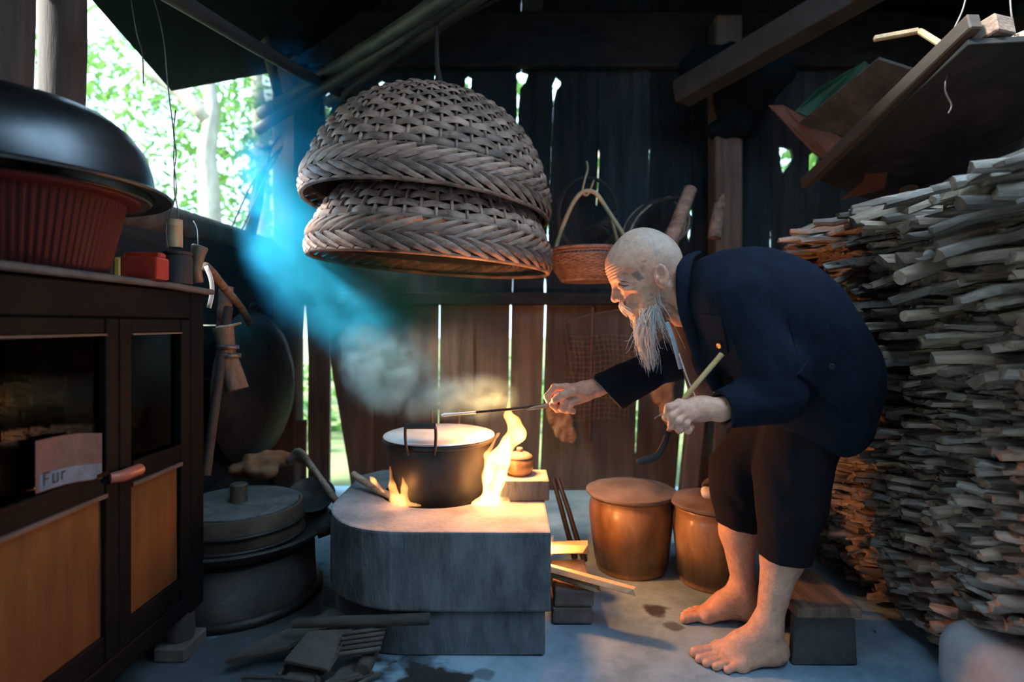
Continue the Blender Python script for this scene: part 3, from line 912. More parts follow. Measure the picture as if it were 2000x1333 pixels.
# bricks by the mouth and the firewood lying on them
for k, (z, dx, lab) in enumerate([(.024, 0, 'lower dark brick on the floor beside the stove mouth'), (.071, .004, 'upper dark brick under the burning firewood')]):
    mb = MB(); mb.box((.162 + dx, 1.615, z), (.105, .2, .046)); tag(build('brick', mb, M['brick'], bevel=.006, seg=2, jitter=.002, jscale=30), lab, 'brick', 'bricks beside the stove')
def billet(a, b, w, h, m, label, end='stick_end', roll=0.0, group=None, cat='firewood', name='firewood'):
    a, b = Vector(a), Vector(b); d = (b - a); L = d.length; d.normalize()
    u = Vector((0, 0, 1)); u = (u - d * u.dot(d)).normalized(); v = d.cross(u)
    R = Matrix((v, u, d)).transposed()
    Rr = Matrix.Rotation(roll, 3, 'Z')
    prof = [(-.5, -.4), (.1, -.5), (.5, -.3), (.45, .35), (0, .5), (-.5, .3)]
    N = 6; vv = []; ff = []
    for i in range(N + 1):
        t = i / N
        for k, (x, y) in enumerate(prof):
            q = Rr @ Vector((x * w * (1 + .1 * math.sin(3 * t + k)), y * h * (1 + .1 * math.cos(4 * t + k * 2)), 0))
            q.z = L * t + (.012 * math.sin(k * 2.2) if i in (0, N) else 0)
            vv.append(a + R @ q)
    n = len(prof)
    mb = MB()
    for i in range(N):
        for k in range(n): ff.append((i * n + k, i * n + (k + 1) % n, (i + 1) * n + (k + 1) % n, (i + 1) * n + k))
    mb.add(vv, ff); mb.f += [tuple(range(n - 1, -1, -1)), tuple(N * n + k for k in range(n))]; mb.mi += [1, 1]
    return tag(build(name, mb, [M[m], M[end]], None), label, cat, group)
billet((.0, 1.60, .145), (.310, 1.46, .118), .034, .020, 'wood_warm', 'long pale split log sticking out of the stove mouth', 'wood_warm', .2)
billet((.0, 1.64, .125), (.225, 1.50, .108), .03, .018, 'wood_warm', 'shorter pale split log under the long one at the stove mouth', 'wood_warm', -.3)
billet((.02, 1.66, .150), (.215, 1.665, .150), .05, .034, 'wood_warm', 'thick pale firewood block behind the long log', 'wood_warm', .1)
for k, (a, b) in enumerate([((.215, 1.95, .0), (.145, 2.02, .255)), ((.245, 1.93, .0), (.165, 2.03, .25))]):
    stick('tong_rod', Vector(a), Vector(b), .010, .008, 'iron', ['dark iron rod leaning behind the stove, nearer its corner', 'dark iron rod leaning behind the stove, nearer the big jar'][k], 'rod')

# jars
def jar(c, r, hh, label, lidlabel, tilt=0):
    root = thing('storage_jar', label, 'jar', c)
    mb = MB()
    prof = [(0, 0), (.80, 0), (.83, .012 / r * .8), (.80, .035 / r * .8), (.86, .2), (.96, .55 * hh / r), (1.0, .75 * hh / r), (.985, .88 * hh / r), (.95, .955 * hh / r), (.97, .965 * hh / r), (.97, .985 * hh / r), (.92, hh / r), (.85, hh / r), (0, .97 * hh / r)]
    mb.lathe(c, [(a * r, b * r) for a, b in prof], 48)
    build('jar_body', mb, M['glaze'], root, smooth=True)
    lr = r * 1.06
    mb = MB(); mb.lathe(Vector(c) + Vector((0, 0, hh + .001)), [(0, 0), (lr * .96, 0), (lr, .006), (lr, .013), (lr * .93, .017), (lr * .72, .019), (lr * .66, .027), (lr * .4, .034), (lr * .2, .036), (0, .036)], 48)
    ld = build('jar_lid', mb, M['lidclay'], root, smooth=True, angle=.9, jitter=.0015, jscale=40)
    return root
jar(Vector((.393, 1.88, 0)), .138, .242, 'big brown glazed jar with a flat lid, lit by the fire', '')
jar(Vector((.622, 1.775, 0)), .118, .240, 'smaller brown glazed jar half hidden behind the old man', '')
# pale bowl and cloth on the small jar's lid
bc = Vector((.640, 1.735, .278))
mb = MB(); mb.lathe(bc, [(0, 0), (.018, 0), (.022, .004), (.045, .028), (.052, .040), (.049, .041), (.040, .028), (.018, .008), (0, .007)], 28, rot=(0.25, -.30, 0))
tag(build('bowl', mb, M['lidclay'], smooth=True), 'small tipped clay bowl on the lid of the smaller jar', 'bowl')
s = SDF(); s.add(_ell((.610, 1.70, .298), (.042, .03, .018)), .01); s.add(_ell((.585, 1.695, .300), (.02, .02, .016)), .012)
nn = vnoise(120, 4); s.disp(lambda p: nn(p) * .006)
me, _ = sdf_mesh('cloth_bundle', s, (.54, 1.65, .265), (.67, 1.75, .335), .003)
tag(obj('cloth_bundle', me, M['ash']), 'crumpled pale cloth on the lid of the smaller jar', 'cloth')
# ================================================================== cabinet and what stands on it
M['cab'] = mat('dark_cabinet_wood', (.003, .0035, .004), (.007, .0065, .0065), .45, 8, (1, 1, .2), bump=.2, c3=(.014, .009, .007), rough2=.7, spec=.06)
M['cab_edge'] = mat('worn_cabinet_edge', (.04, .035, .03), (.08, .07, .06), .6, 10)
M['ochre'] = mat('ochre_panel', (.065, .019, .0028), (.125, .044, .007), .6, 16, (1, 2.0, .25), bump=.3, c3=(.035, .014, .005), spots=.75)
M['red_wood'] = mat('red_brown_latch', (.25, .07, .045), (.36, .12, .08), .4, 10)
M['redp'] = mat('red_plastic', (.038, .0055, .005), (.06, .008, .007), .6, 5, spec=.2)
M['basin'] = mat('grey_basin_metal', (.07, .08, .09), (.14, .15, .16), .30, 4, metal=.9, bump=.03, rough2=.40)
M['cover'] = mat('grey_table_sheet', (.035, .04, .042), (.08, .085, .085), .7, 9, bump=.2)
XF = -.78
def glass_mat():
    m = bpy.data.materials.new('dusty_glass'); m.use_nodes = True
    b = m.node_tree.nodes['Principled BSDF']
    b.inputs['Base Color'].default_value = (.5, .55, .55, 1); b.inputs['Roughness'].default_value = .06
    b.inputs['Transmission Weight'].default_value = 1.0; b.inputs['IOR'].default_value = 1.18
    return m
M['glass'] = glass_mat()
cab = thing('kitchen_cabinet', 'dark wooden cupboard with glazed doors and ochre lower panels', 'cabinet', (-.95, 1.0, 0))
def bxm(x0, x1, y0, y1, z0, z1): 
    mb = MB(); mb.box(((x0 + x1) / 2, (y0 + y1) / 2, (z0 + z1) / 2), (x1 - x0, y1 - y0, z1 - z0)); return mb
XB = -1.105
build('carcass_side', bxm(XB, XF - .012, 1.405, 1.43, .11, .88), M['cab'], cab, bevel=.003)
build('carcass_side', bxm(XB, XF - .012, .45, .475, .11, .88), M['cab'], cab)
build('carcass_back', bxm(XB - .01, XB + .004, .45, 1.43, .11, .88), M['cab'], cab)
build('carcass_bottom', bxm(XB, XF - .012, .476, 1.404, .11, .135), M['cab'], cab)
build('shelf', bxm(XB + .005, XF - .03, .476, 1.404, .485, .503), M['cab'], cab)
build('shelf', bxm(XB + .005, XF - .03, .476, 1.404, .865, .88), M['cab'], cab)
build('corner_post', bxm(XF - .045, XF + .004, 1.375, 1.434, .10, .882), M['cab'], cab, bevel=.004)
build('top_rail', bxm(XF - .03, XF + .002, .45, 1.374, .815, .88), M['cab'], cab, bevel=.003)
build('base_rail', bxm(XF - .03, XF + .002, .45, 1.374, .105, .15), M['cab'], cab, bevel=.003)
mb = MB(); mb.prism([(XB, .45, .882), (XF + .012, .45, .882), (XF + .016, 1.30, .883), (XF + .022, 1.455, .876), (XB, 1.455, .884)], (0, 0, .013))
build('top_cover', mb, M['cover'], cab, bevel=.003, jitter=.003, jscale=12, sub=2)
def door(y0, y1, latch=None):
    z0, z1, zm0, zm1 = .152, .813, .474, .515
    sw = .036
    mb = MB()
    for a, b in ((y0, y0 + sw), (y1 - sw, y1)): mb.box((XF - .009, (a + b) / 2, (z0 + z1) / 2), (.022, b - a, z1 - z0))
    for a, b in ((z0, z0 + .05), (zm0, zm1), (z1 - .03, z1)): mb.box((XF - .010, (y0 + y1) / 2, (a + b) / 2), (.020, y1 - y0 - 2 * sw, b - a))
    d = build('door', mb, M['cab'], cab, bevel=.002)
    build('lower_panel', bxm(XF - .016, XF - .008, y0 + sw - .004, y1 - sw + .004, z0 + .046, zm0 + .004), M['ochre'], d)
    build('glass_pane', bxm(XF - .014, XF - .011, y0 + sw - .004, y1 - sw + .004, zm1 - .004, z1 - .026), M['glass'], d)
    for z in (zm0 - .001, zm1 + .001):
        build('moulding', bxm(XF - .004, XF + .006, y0 + sw, y1 - sw, z - .004, z + .004), M['cab_edge'] if z < zm1 else M['cab'], d)
    build('moulding', bxm(XF - .004, XF + .005, y0 + sw, y1 - sw, z1 - .034, z1 - .030), M['cab_edge'], d)
    return d
d1 = door(1.128, 1.374)
d2 = door(.80, 1.126)
d3 = door(.48, .798)
mb = MB(); mb.tube([(XF + .006, 1.095, .505), (XF + .020, 1.112, .505), (XF + .022, 1.158, .506)], [.010, .012, .012], 12)
build('latch', mb, M['red_wood'], cab, smooth=True, angle=.7)
# bowls inside
M['enamel'] = mat('yellow_enamel', (.42, .36, .10), (.5, .45, .16), .3, 4)
for (y, z, r, m, lab) in ((1.25, .505, .06, 'enamel', 'yellow enamel bowl behind the right glass door of the cupboard'), (1.0, .505, .07, 'alu_dark', 'dark bowl behind the left glass door of the cupboard')):
    mb = MB(); mb.lathe((-.90, y, z), [(0, 0), (r * .45, 0), (r * .5, .006), (r * .9, r * .6), (r, r * 1.1), (r * .96, r * 1.1), (r * .85, r * .6), (r * .4, .012), (0, .012)], 24)
    tag(build('bowl', mb, M[m], smooth=True), lab, 'bowl')
# legs on bricks
mb = MB(); mb.tube([(XF - .03, 1.385, .108), (XF - .03, 1.39, .05), (XF - .03, 1.392, .006 + .03)], [.032, .032, .030], 12); build('leg', mb, M['cab_edge'], cab, smooth=True, angle=.7)
mb = MB(); mb.tube([(XB + .04, 1.385, .108), (XB + .04, 1.39, .0)], [.032, .03], 12); build('leg', mb, M['cab_edge'], cab, smooth=True, angle=.7)
mb = MB(); mb.tube([(XF - .03, .5, .108), (XF - .03, .5, .0)], [.032, .03], 12); build('leg', mb, M['cab_edge'], cab, smooth=True, angle=.7)
mb = MB(); mb.box((XF - .03, 1.392, .018), (.075, .1, .034)); tag(build('brick', mb, M['brick'], bevel=.004), 'brick under the front leg of the dark cupboard', 'brick')
# printed card on the left door
M['card'] = mat('printed_card', (.025, .026, .034), (.06, .06, .072), .6, 26, c3=(.12, .05, .05), spots=.6)
M['card_blue'] = mat('card_blue_band', (.03, .09, .15), (.07, .17, .25), .6, 30)
def card_pt(u, v, dx=0.0):
    y = .928 + .150 * u; z = .512 + .012 * (1 - u) + (.086 + .0 * u) * v - .014 * (1 - u) * v * 0
    return Vector((XF + .003 + .006 * math.sin(u * 3.1) + dx, y, z + .004 * math.sin(u * 4)))
card = thing('printed_card', 'faded printed card tucked on the glass of the left cupboard door', 'card', card_pt(.5, 0))
def card_patch(name, u0, u1, v0, v1, m, dx, parent, n=10):
    vv, ff = [], []
    for i in range(n + 1):
        u = u0 + (u1 - u0) * i / n
        for v in (v0, v1):
            vv.append(card_pt(u, v, dx))
    for i in range(n): ff.append((2 * i, 2 * i + 1, 2 * i + 3, 2 * i + 2))
    k = len(vv); vv += [p + Vector((-.0012, 0, 0)) for p in vv]; ff += [tuple(q + k for q in f[::-1]) for f in ff]
    return build(name, MB().add(vv, ff), M[m], parent, smooth=True)
card_patch('paper', 0, 1, 0, 1, 'card', 0, card)
card_patch('blue_band', .04, .98, .02, .34, 'card_blue', .0006, card)
for (u0, u1, v0, v1) in ((.08, .10, .10, .36), (.08, .16, .32, .36), (.08, .14, .21, .245), (.19, .21, .12, .3), (.19, .26, .10, .135), (.245, .265, .12, .3), (.3, .32, .12, .3), (.3, .36, .26, .3)):
    card_patch('lettering', u0, u1, v0, v1, 'soot', .0014, card, 2)

# metal basin upside down on the red colander
BC = Vector((-.955, 1.07, 0))
col = thing('red_colander', 'dark red ribbed plastic tub on top of the cupboard', 'tub', (BC.x, BC.y, .896))
mb = MB()
nseg = 180; prof = [(.150, .897), (.158, .90), (.172, .96), (.186, 1.02), (.192, 1.046)]
vv, ff = [], []
for (r, z) in prof:
    for k in range(nseg * 2):
        a = math.pi * k / nseg
        rr = r + (.0020 if (k // 2) % 2 else 0) * (0 if z > 1.04 or z < .899 else 1)
        vv.append(Vector((BC.x + rr * math.cos(a), BC.y + rr * math.sin(a), z)))
m2 = nseg * 2
for i in range(len(prof) - 1):
    for k in range(m2): ff.append((i * m2 + k, i * m2 + (k + 1) % m2, (i + 1) * m2 + (k + 1) % m2, (i + 1) * m2 + k))
ff.append(tuple(range(m2 - 1, -1, -1)))
mb.add(vv, ff); build('tub_wall', mb, M['redp'], col)
mb = MB(); mb.lathe(BC, [(.190, 1.040), (.212, 1.044), (.216, 1.050), (.210, 1.054), (.188, 1.054)], 64); build('tub_rim', mb, M['redp'], col, smooth=True)
mb = MB(); mb.lathe(BC + Vector((-.002, .02, 0)), [(.07, 1.054), (.19, 1.057), (.222, 1.050), (.226, 1.054), (.19, 1.064), (.07, 1.062), (0, 1.062)], 64)
tag(build('enamel_plate', mb, M['alu_dark'], smooth=True), 'dark plate wedged between the red tub and the metal basin', 'plate')
mb = MB(); z0 = 1.066; B2 = BC + Vector((-.045, .03, 0))
mb.lathe(B2, [(.294, z0 - .003), (.298, z0 + .001), (.294, z0 + .005), (.270, z0 + .007), (.266, z0 + .012), (.260, z0 + .05), (.248, z0 + .09), (.222, z0 + .125), (.19, z0 + .150), (.12, z0 + .162), (0, z0 + .166)], 80)
mb.lathe(B2, [(.292, z0 - .004), (.264, z0 + .004), (.256, z0 + .05), (.244, z0 + .088), (.218, z0 + .122), (.188, z0 + .146), (0, z0 + .160)], 80)
tag(build('metal_basin', mb, M['basin'], smooth=True, angle=1.0), 'large grey metal basin turned upside down over the red tub', 'basin')

# red packet, tin, bamboo tube, pestle
M['packet'] = mat('red_packet', (.26, .014, .01), (.36, .04, .02), .4, 20)
M['packet_y'] = mat('yellow_packet_end', (.6, .35, .04), (.75, .5, .1), .4, 20)
pk = thing('packet', 'red and yellow packet lying beside the red tub', 'packet', (-.80, 1.215, .897))
mb = MB(); mb.box((-.793, 1.23, .922), (.074, .055, .048), (0, 0, .1)); build('packet_body', mb, M['packet'], pk, bevel=.005, seg=2)
mb = MB(); mb.box((-.835, 1.225, .920), (.016, .056, .046), (0, 0, .1)); build('packet_end', mb, M['packet_y'], pk, bevel=.004)
mb = MB(); mb.box((-.793, 1.23, .95), (.072, .03, .012), (0, 0, .1)); build('packet_flap', mb, M['packet'], pk, bevel=.003)
mb = MB(); mb.lathe((-.790, 1.345, .897), [(0, 0), (.031, 0), (.031, .062), (.028, .066), (.031, .069), (.031, .075), (.024, .076), (0, .074)], 24)
tag(build('dark_tin', mb, M['soot'], smooth=True, angle=.7), 'black lidded tin on the cupboard below the bamboo tube', 'tin')
tb = P(341, 484, 1.345)
tube = thing('bamboo_tube', 'short bamboo tube hanging on twisted wire above the tin', 'tube', tb)
mb = MB(); top = P(340, 430, 1.345)
mb.tube([tb, tb.lerp(top, .3), tb.lerp(top, .75), tb.lerp(top, .78), tb.lerp(top, .82), top], [.017, .0175, .0175, .0185, .0175, .018], 16); build('tube_wall', mb, M['bamboo'], tube, smooth=True, angle=.6)
mb = MB(); mb.tube([top + Vector((0, 0, .0004)), top + Vector((0, 0, .001))], .012, 14); build('hollow', mb, M['soot'], tube)
pst = [P(386, 552, 1.39), P(382, 525, 1.39), P(386, 500, 1.39), P(390, 483, 1.39), P(391, 480, 1.39)]
mb = MB(); mb.tube(pst, [.013, .013, .016, .019, .016], 14)
tag(build('wooden_pestle', mb, M['bamboo_dark'], smooth=True), 'dark wooden pestle standing at the cupboard corner', 'pestle')
def wire(name, pts, r, label, m='wire', n=40, cat='wire'):
    mb = MB(); mb.tube(bez(pts, n), r, 6)
    return tag(build(name, mb, M[m], smooth=True), label, cat)
wire('hanging_wire', [P(254, -10, 1.5), P(266, 60, 1.5), P(278, 105, 1.5), P(280, 163, 1.5)], .0016, 'short loose wire end hanging before the bright opening')
wire('hanging_wire', [P(298, -10, 1.4), P(312, 40, 1.4), P(321, 90, 1.38), P(327, 160, 1.37), P(337, 240, 1.36), P(341, 275, 1.345), P(339, 310, 1.35), P(343, 350, 1.345), P(344, 378, 1.345), P(335, 408, 1.345), P(331, 430, 1.345)], .0016, 'long wire with a twisted end carrying the bamboo tube')
wire('twisted_wire', [P(343, 215, 1.35), P(339, 262, 1.345), P(344, 300, 1.35), P(340, 335, 1.345), P(341, 375, 1.345), P(347, 408, 1.345), P(348, 432, 1.345)], .0016, 'second strand twisted round the long hanging wire')
wire('thin_wire', [P(378, 432, 1.6), P(385, 448, 1.5), P(387, 480, 1.40)], .0012, 'thin curved wire above the wooden pestle')
wire('loop_wire', [P(325, 434, 1.327), P(324, 455, 1.325), P(328, 485, 1.325), P(330, 500, 1.325)], .0012, 'pale wire running down beside the bamboo tube')

# tools hanging behind the cupboard corner
M['twine'] = mat('twine_fibre', (.09, .068, .048), (.19, .15, .11), .9, 60, (1, 1, .2), bump=.5)
br = thing('whisk_brush', 'stubby fibre brush hanging behind the cupboard corner', 'brush', P(450, 640, 1.75))
mb = MB(); mb.tube([P(436, 640, 1.75), P(440, 665, 1.75), P(443, 690, 1.75), P(452, 725, 1.75), P(463, 762, 1.75)], [.030, .027, .026, .033, .036], 14); build('bristles', mb, M['twine'], br, smooth=True, jitter=.003, jscale=60, angle=.8)
for q in (.35, .5): 
    c = P(436 + 27 * q, 640 + 110 * q, 1.75); mb = MB(); mb.tube([c + Vector((.0, 0, .006)), c - Vector((0, 0, .006))], .031, 14); build('binding', mb, M['wire'], br, smooth=True)
stick('brush_stick', P(470, 632, 1.74), P(424, 643, 1.74), .003, .007, 'bamboo', 'pale pointed stick lying across the fibre brush', 'stick')
stick('tool_handle', P(446, 600, 1.78), P(402, 930, 1.62), .014, .013, 'soot', 'long dark handle leaning behind the cupboard corner', 'handle')
stick('tool_handle', P(442, 560, 1.85), P(436, 640, 1.84), .022, .022, 'stick_b', 'short thick handle above the fibre brush', 'handle')
mb = MB(); mb.tube(bez([P(400, 520, 1.5), P(416, 535, 1.55), P(440, 565, 1.7), P(470, 600, 1.9), P(488, 632, 2.05)], 14), [.012] * 15, 10)
tag(build('curved_branch', mb, M['stick_b'], smooth=True), 'dark curved branch running behind the cupboard corner', 'branch')
mb = MB(); mb.tube(bez([P(402, 520, 1.47), P(412, 545, 1.47), P(414, 572, 1.47), P(408, 602, 1.47)], 10), [.006] * 11, 8, flat=.3)
tag(build('bamboo_strip', mb, M['ash'], smooth=True), 'pale peeling strip hanging at the cupboard corner', 'strip')

# big iron wok hung on the left wall
wc = Vector((-1.075, 2.34, .545))
wok = thing('hanging_wok', 'huge sooty iron wok hanging on the left wall', 'wok', wc)
mb = MB(); Rw = Matrix.Rotation(math.radians(90), 3, 'Y')
mb.lathe(wc, [(.315, 0), (.30, .035), (.26, .075), (.20, .105), (.12, .128), (0, .138)], 64, rot=Rw); mb.lathe(wc, [(.31, -.001), (.296, .031), (.256, .071), (.196, .1), (.116, .122), (0, .132)], 64, rot=Rw)
build('wok_shell', mb, M['iron'], wok, smooth=True)
for s in (1,):
    mb = MB(); mb.tube(bez([wc + Vector((.01, -.05, .30)), wc + Vector((.02, -.045, .335)), wc + Vector((.02, .045, .335)), wc + Vector((.01, .05, .30))], 12), .009, 8); build('wok_ear', mb, M['iron'], wok, smooth=True)

# brown board and rag below the wok
mb = MB(); mb.box(P(572, 862, 2.66), (.125, .02, .20), (.0, .03, 0)); tag(build('wood_offcut', mb, M['plank'], bevel=.004), 'brown square offcut standing at the foot of the plank wall', 'board')
s = SDF()
for (px, py, d, r) in ((470, 918, 1.98, .03), (500, 908, 1.98, .035), (530, 900, 2.0, .03), (555, 897, 2.02, .022), (515, 922, 1.97, .03)): s.add(_ell(P(px, py, d), (r * 1.5, r, r)), .03)
n7 = vnoise(70, 9); s.disp(lambda p: n7(p) * .012)
me, _ = sdf_mesh('crumpled_rag', s, P(440, 960, 1.9) - Vector((.1, .1, .05)), P(580, 860, 2.1) + Vector((.1, .1, .05)), .006)
tag(obj('crumpled_rag', me, M['rag']), 'crumpled reddish rag behind the wooden steamer lid', 'rag')
mb = MB(); mb.tube(bez([P(563, 905, 1.95), P(585, 884, 1.92), P(610, 915, 1.86), P(660, 985, 1.78)], 12), [.016] * 13, 8, flat=.6)
tag(build('yoke_handle', mb, M['stick_b'], smooth=True), 'bent wooden handle between the steamer and the stove', 'handle')

# ---------------------------------------------------------------- steamer on its own clay stove
SC = Vector((-.812, 1.69, 0))
dr = thing('clay_drum_stove', 'cracked grey clay drum stove under the wok and steamer', 'stove', SC)
mb = MB(); mb.lathe(SC, [(0, 0), (.215, 0), (.222, .01), (.216, .09), (.212, .150), (.19, .154), (0, .15)], 40); build('drum', mb, M['drum_clay'], dr, smooth=True, angle=.8, jitter=.004, jscale=14)
mb = MB(); mb.lathe(SC, [(.222, .0), (.238, .004), (.236, .022), (.222, .026)], 40); build('foot_ring', mb, M['iron'], dr, smooth=True)
wk = thing('wok_pan', 'wide black wok holding the wooden steamer', 'wok', SC + Vector((0, 0, .15)))
mb = MB(); mb.lathe(SC, [(0, .152), (.17, .156), (.225, .17), (.255, .196), (.266, .200), (.268, .205), (.255, .207), (.22, .185), (.15, .166), (0, .16)], 64); build('wok_shell', mb, M['iron'], wk, smooth=True)
e0 = SC + Vector((.262, .02, .2))
mb = MB(); mb.tube(bez([e0 + Vector((-.01, -.075, .0)), e0 + Vector((.035, -.055, .012)), e0 + Vector((.045, 0, .018)), e0 + Vector((.03, .06, .012)), e0 + Vector((-.02, .085, 0))], 14), [.016] * 15, 10, flat=.6); build('wok_ear', mb, M['iron'], wk, smooth=True)
stm = thing('wooden_steamer', 'round dark wooden steamer with a dusty board lid', 'steamer', SC + Vector((0, 0, .17)))
mb = MB(); mb.lathe(SC, [(.172, .172), (.178, .18), (.182, .262), (.180, .270), (.172, .270), (.170, .262), (0, .258)], 48); build('steamer_wall', mb, M['bamboo_dark'], stm, smooth=True, angle=.8)
for z in (.185, .225): 
    mb = MB(); mb.lathe(SC, [(.178, z - .005), (.187, z - .004), (.187, z + .004), (.179, z + .005)], 48); build('hoop', mb, M['iron'], stm, smooth=True)
mb = MB(); mb.lathe(SC, [(.168, .263), (.169, .274), (.164, .277), (0, .277)], 48); ld = build('steamer_lid', mb, M['dusty_lid'], stm, smooth=True, angle=.7)
mb = MB(); mb.lathe(SC + Vector((0, .0, .277)), [(.026, 0), (.024, .02), (.025, .048), (.021, .052), (0, .052)], 18); build('knob', mb, M['bamboo_dark'], ld, smooth=True, angle=.7)
mb = MB(); mb.lathe(P(608, 975, 1.86) - Vector((0, 0, .02)), [(0, 0), (.03, 0), (.06, .02), (.075, .05), (.072, .05), (.055, .022), (0, .008)], 28, rot=(.5, .2, 0)); tag(build('dark_bowl', mb, M['alu_dark'], smooth=True), 'tipped dark bowl in the gap between steamer and stove', 'bowl')

# ---------------------------------------------------------------- scraps on the floor left of the stove
def board(name, pts, th, m, label, cat='board', group='wood scraps on the floor'):
    pts = [Vector(p) for p in pts]
    n = (pts[1] - pts[0]).cross(pts[2] - pts[0]).normalized()
    if n.z < 0: n = -n
    mb = MB(); mb.prism(pts, -n * th)
    return tag(build(name, mb, M[m], bevel=.002, jitter=.002, jscale=20), label, cat, group)
def G(px, py, z):                       # the point at height z that the photo shows there
    d = (EYE - z) * FPX / (py - HY); return P(px, py, d)
board('flat_board', [G(552, 1290, .045), G(640, 1308, .045), G(672, 1252, .075), G(690, 1228, .085), G(602, 1232, .085)], .012, 'scrap', 'wide dark board lying tilted among the floor scraps')
cb = board('ridged_board', [G(652, 1285, .050), G(742, 1272, .050), G(756, 1222, .085), G(672, 1234, .085)], .010, 'scrap', 'ridged grey board beside the wide dark one on the floor')
for k in range(5):
    t = (k + .5) / 5
    a = G(652, 1285, .052).lerp(G(672, 1234, .087), t); b = G(742, 1272, .052).lerp(G(756, 1222, .087), t)
    mb = MB(); mb.tube([a, b], .005, 6); build('ridge', mb, M['scrap'], cb, smooth=True)
stick('broken_branch', G(572, 1218, .095), G(838, 1210, .105), .011, .014, 'scrap', 'long broken branch lying across the floor scraps', 'branch', wob=.004)
stick('log_piece', G(706, 1315, .02), G(728, 1268, .022), .019, .018, 'scrap', 'short grey log piece on the floor below the ridged board', 'log')
board('flat_board', [G(600, 1222, .06), G(668, 1212, .06), G(705, 1180, .07), G(640, 1190, .07)], .01, 'scrap', 'dark board end behind the long broken branch')
board('flat_board', [G(440, 1290, .04), G(560, 1262, .05), G(650, 1215, .06), G(600, 1212, .06), G(520, 1245, .05)], .012, 'scrap', 'narrow dark slat running up to the drum stove')
board('flat_board', [G(640, 1332, .02), G(700, 1318, .02), G(720, 1275, .02), G(676, 1290, .02)], .01, 'scrap', 'small grey slat at the bottom edge of the floor scraps')
board('flat_board', [G(548, 1322, .02), G(610, 1330, .02), G(650, 1312, .02), G(580, 1304, .02)], .01, 'scrap', 'dark slat end under the wide board')
rr = random.Random(5)
for k in range(14):
    a = Vector((rr.uniform(-.62, -.33), rr.uniform(1.2, 1.42), rr.uniform(.008, .018))); an = rr.uniform(0, 3.14); L = rr.uniform(.04, .13)
    stick('kindling', a, a + Vector((math.cos(an) * L, math.sin(an) * L, 0)), .006, .004, 'scrap', 'small stick of kindling scattered left of the cement stove', 'kindling', 'kindling on the floor', n=6)
# ================================================================== baskets
def lbuild(name, mb, m, parent, **kw):
    mats = m if isinstance(m, (list, tuple)) else [m]
    return obj(name, mb.mesh(name, mats, **kw), None, parent, keep=False)
def lobj(name, me, parent, rot=None):
    o = bpy.data.objects.new(name, me); put(o, parent)
    if rot is not None: o.rotation_euler = rot
    return o

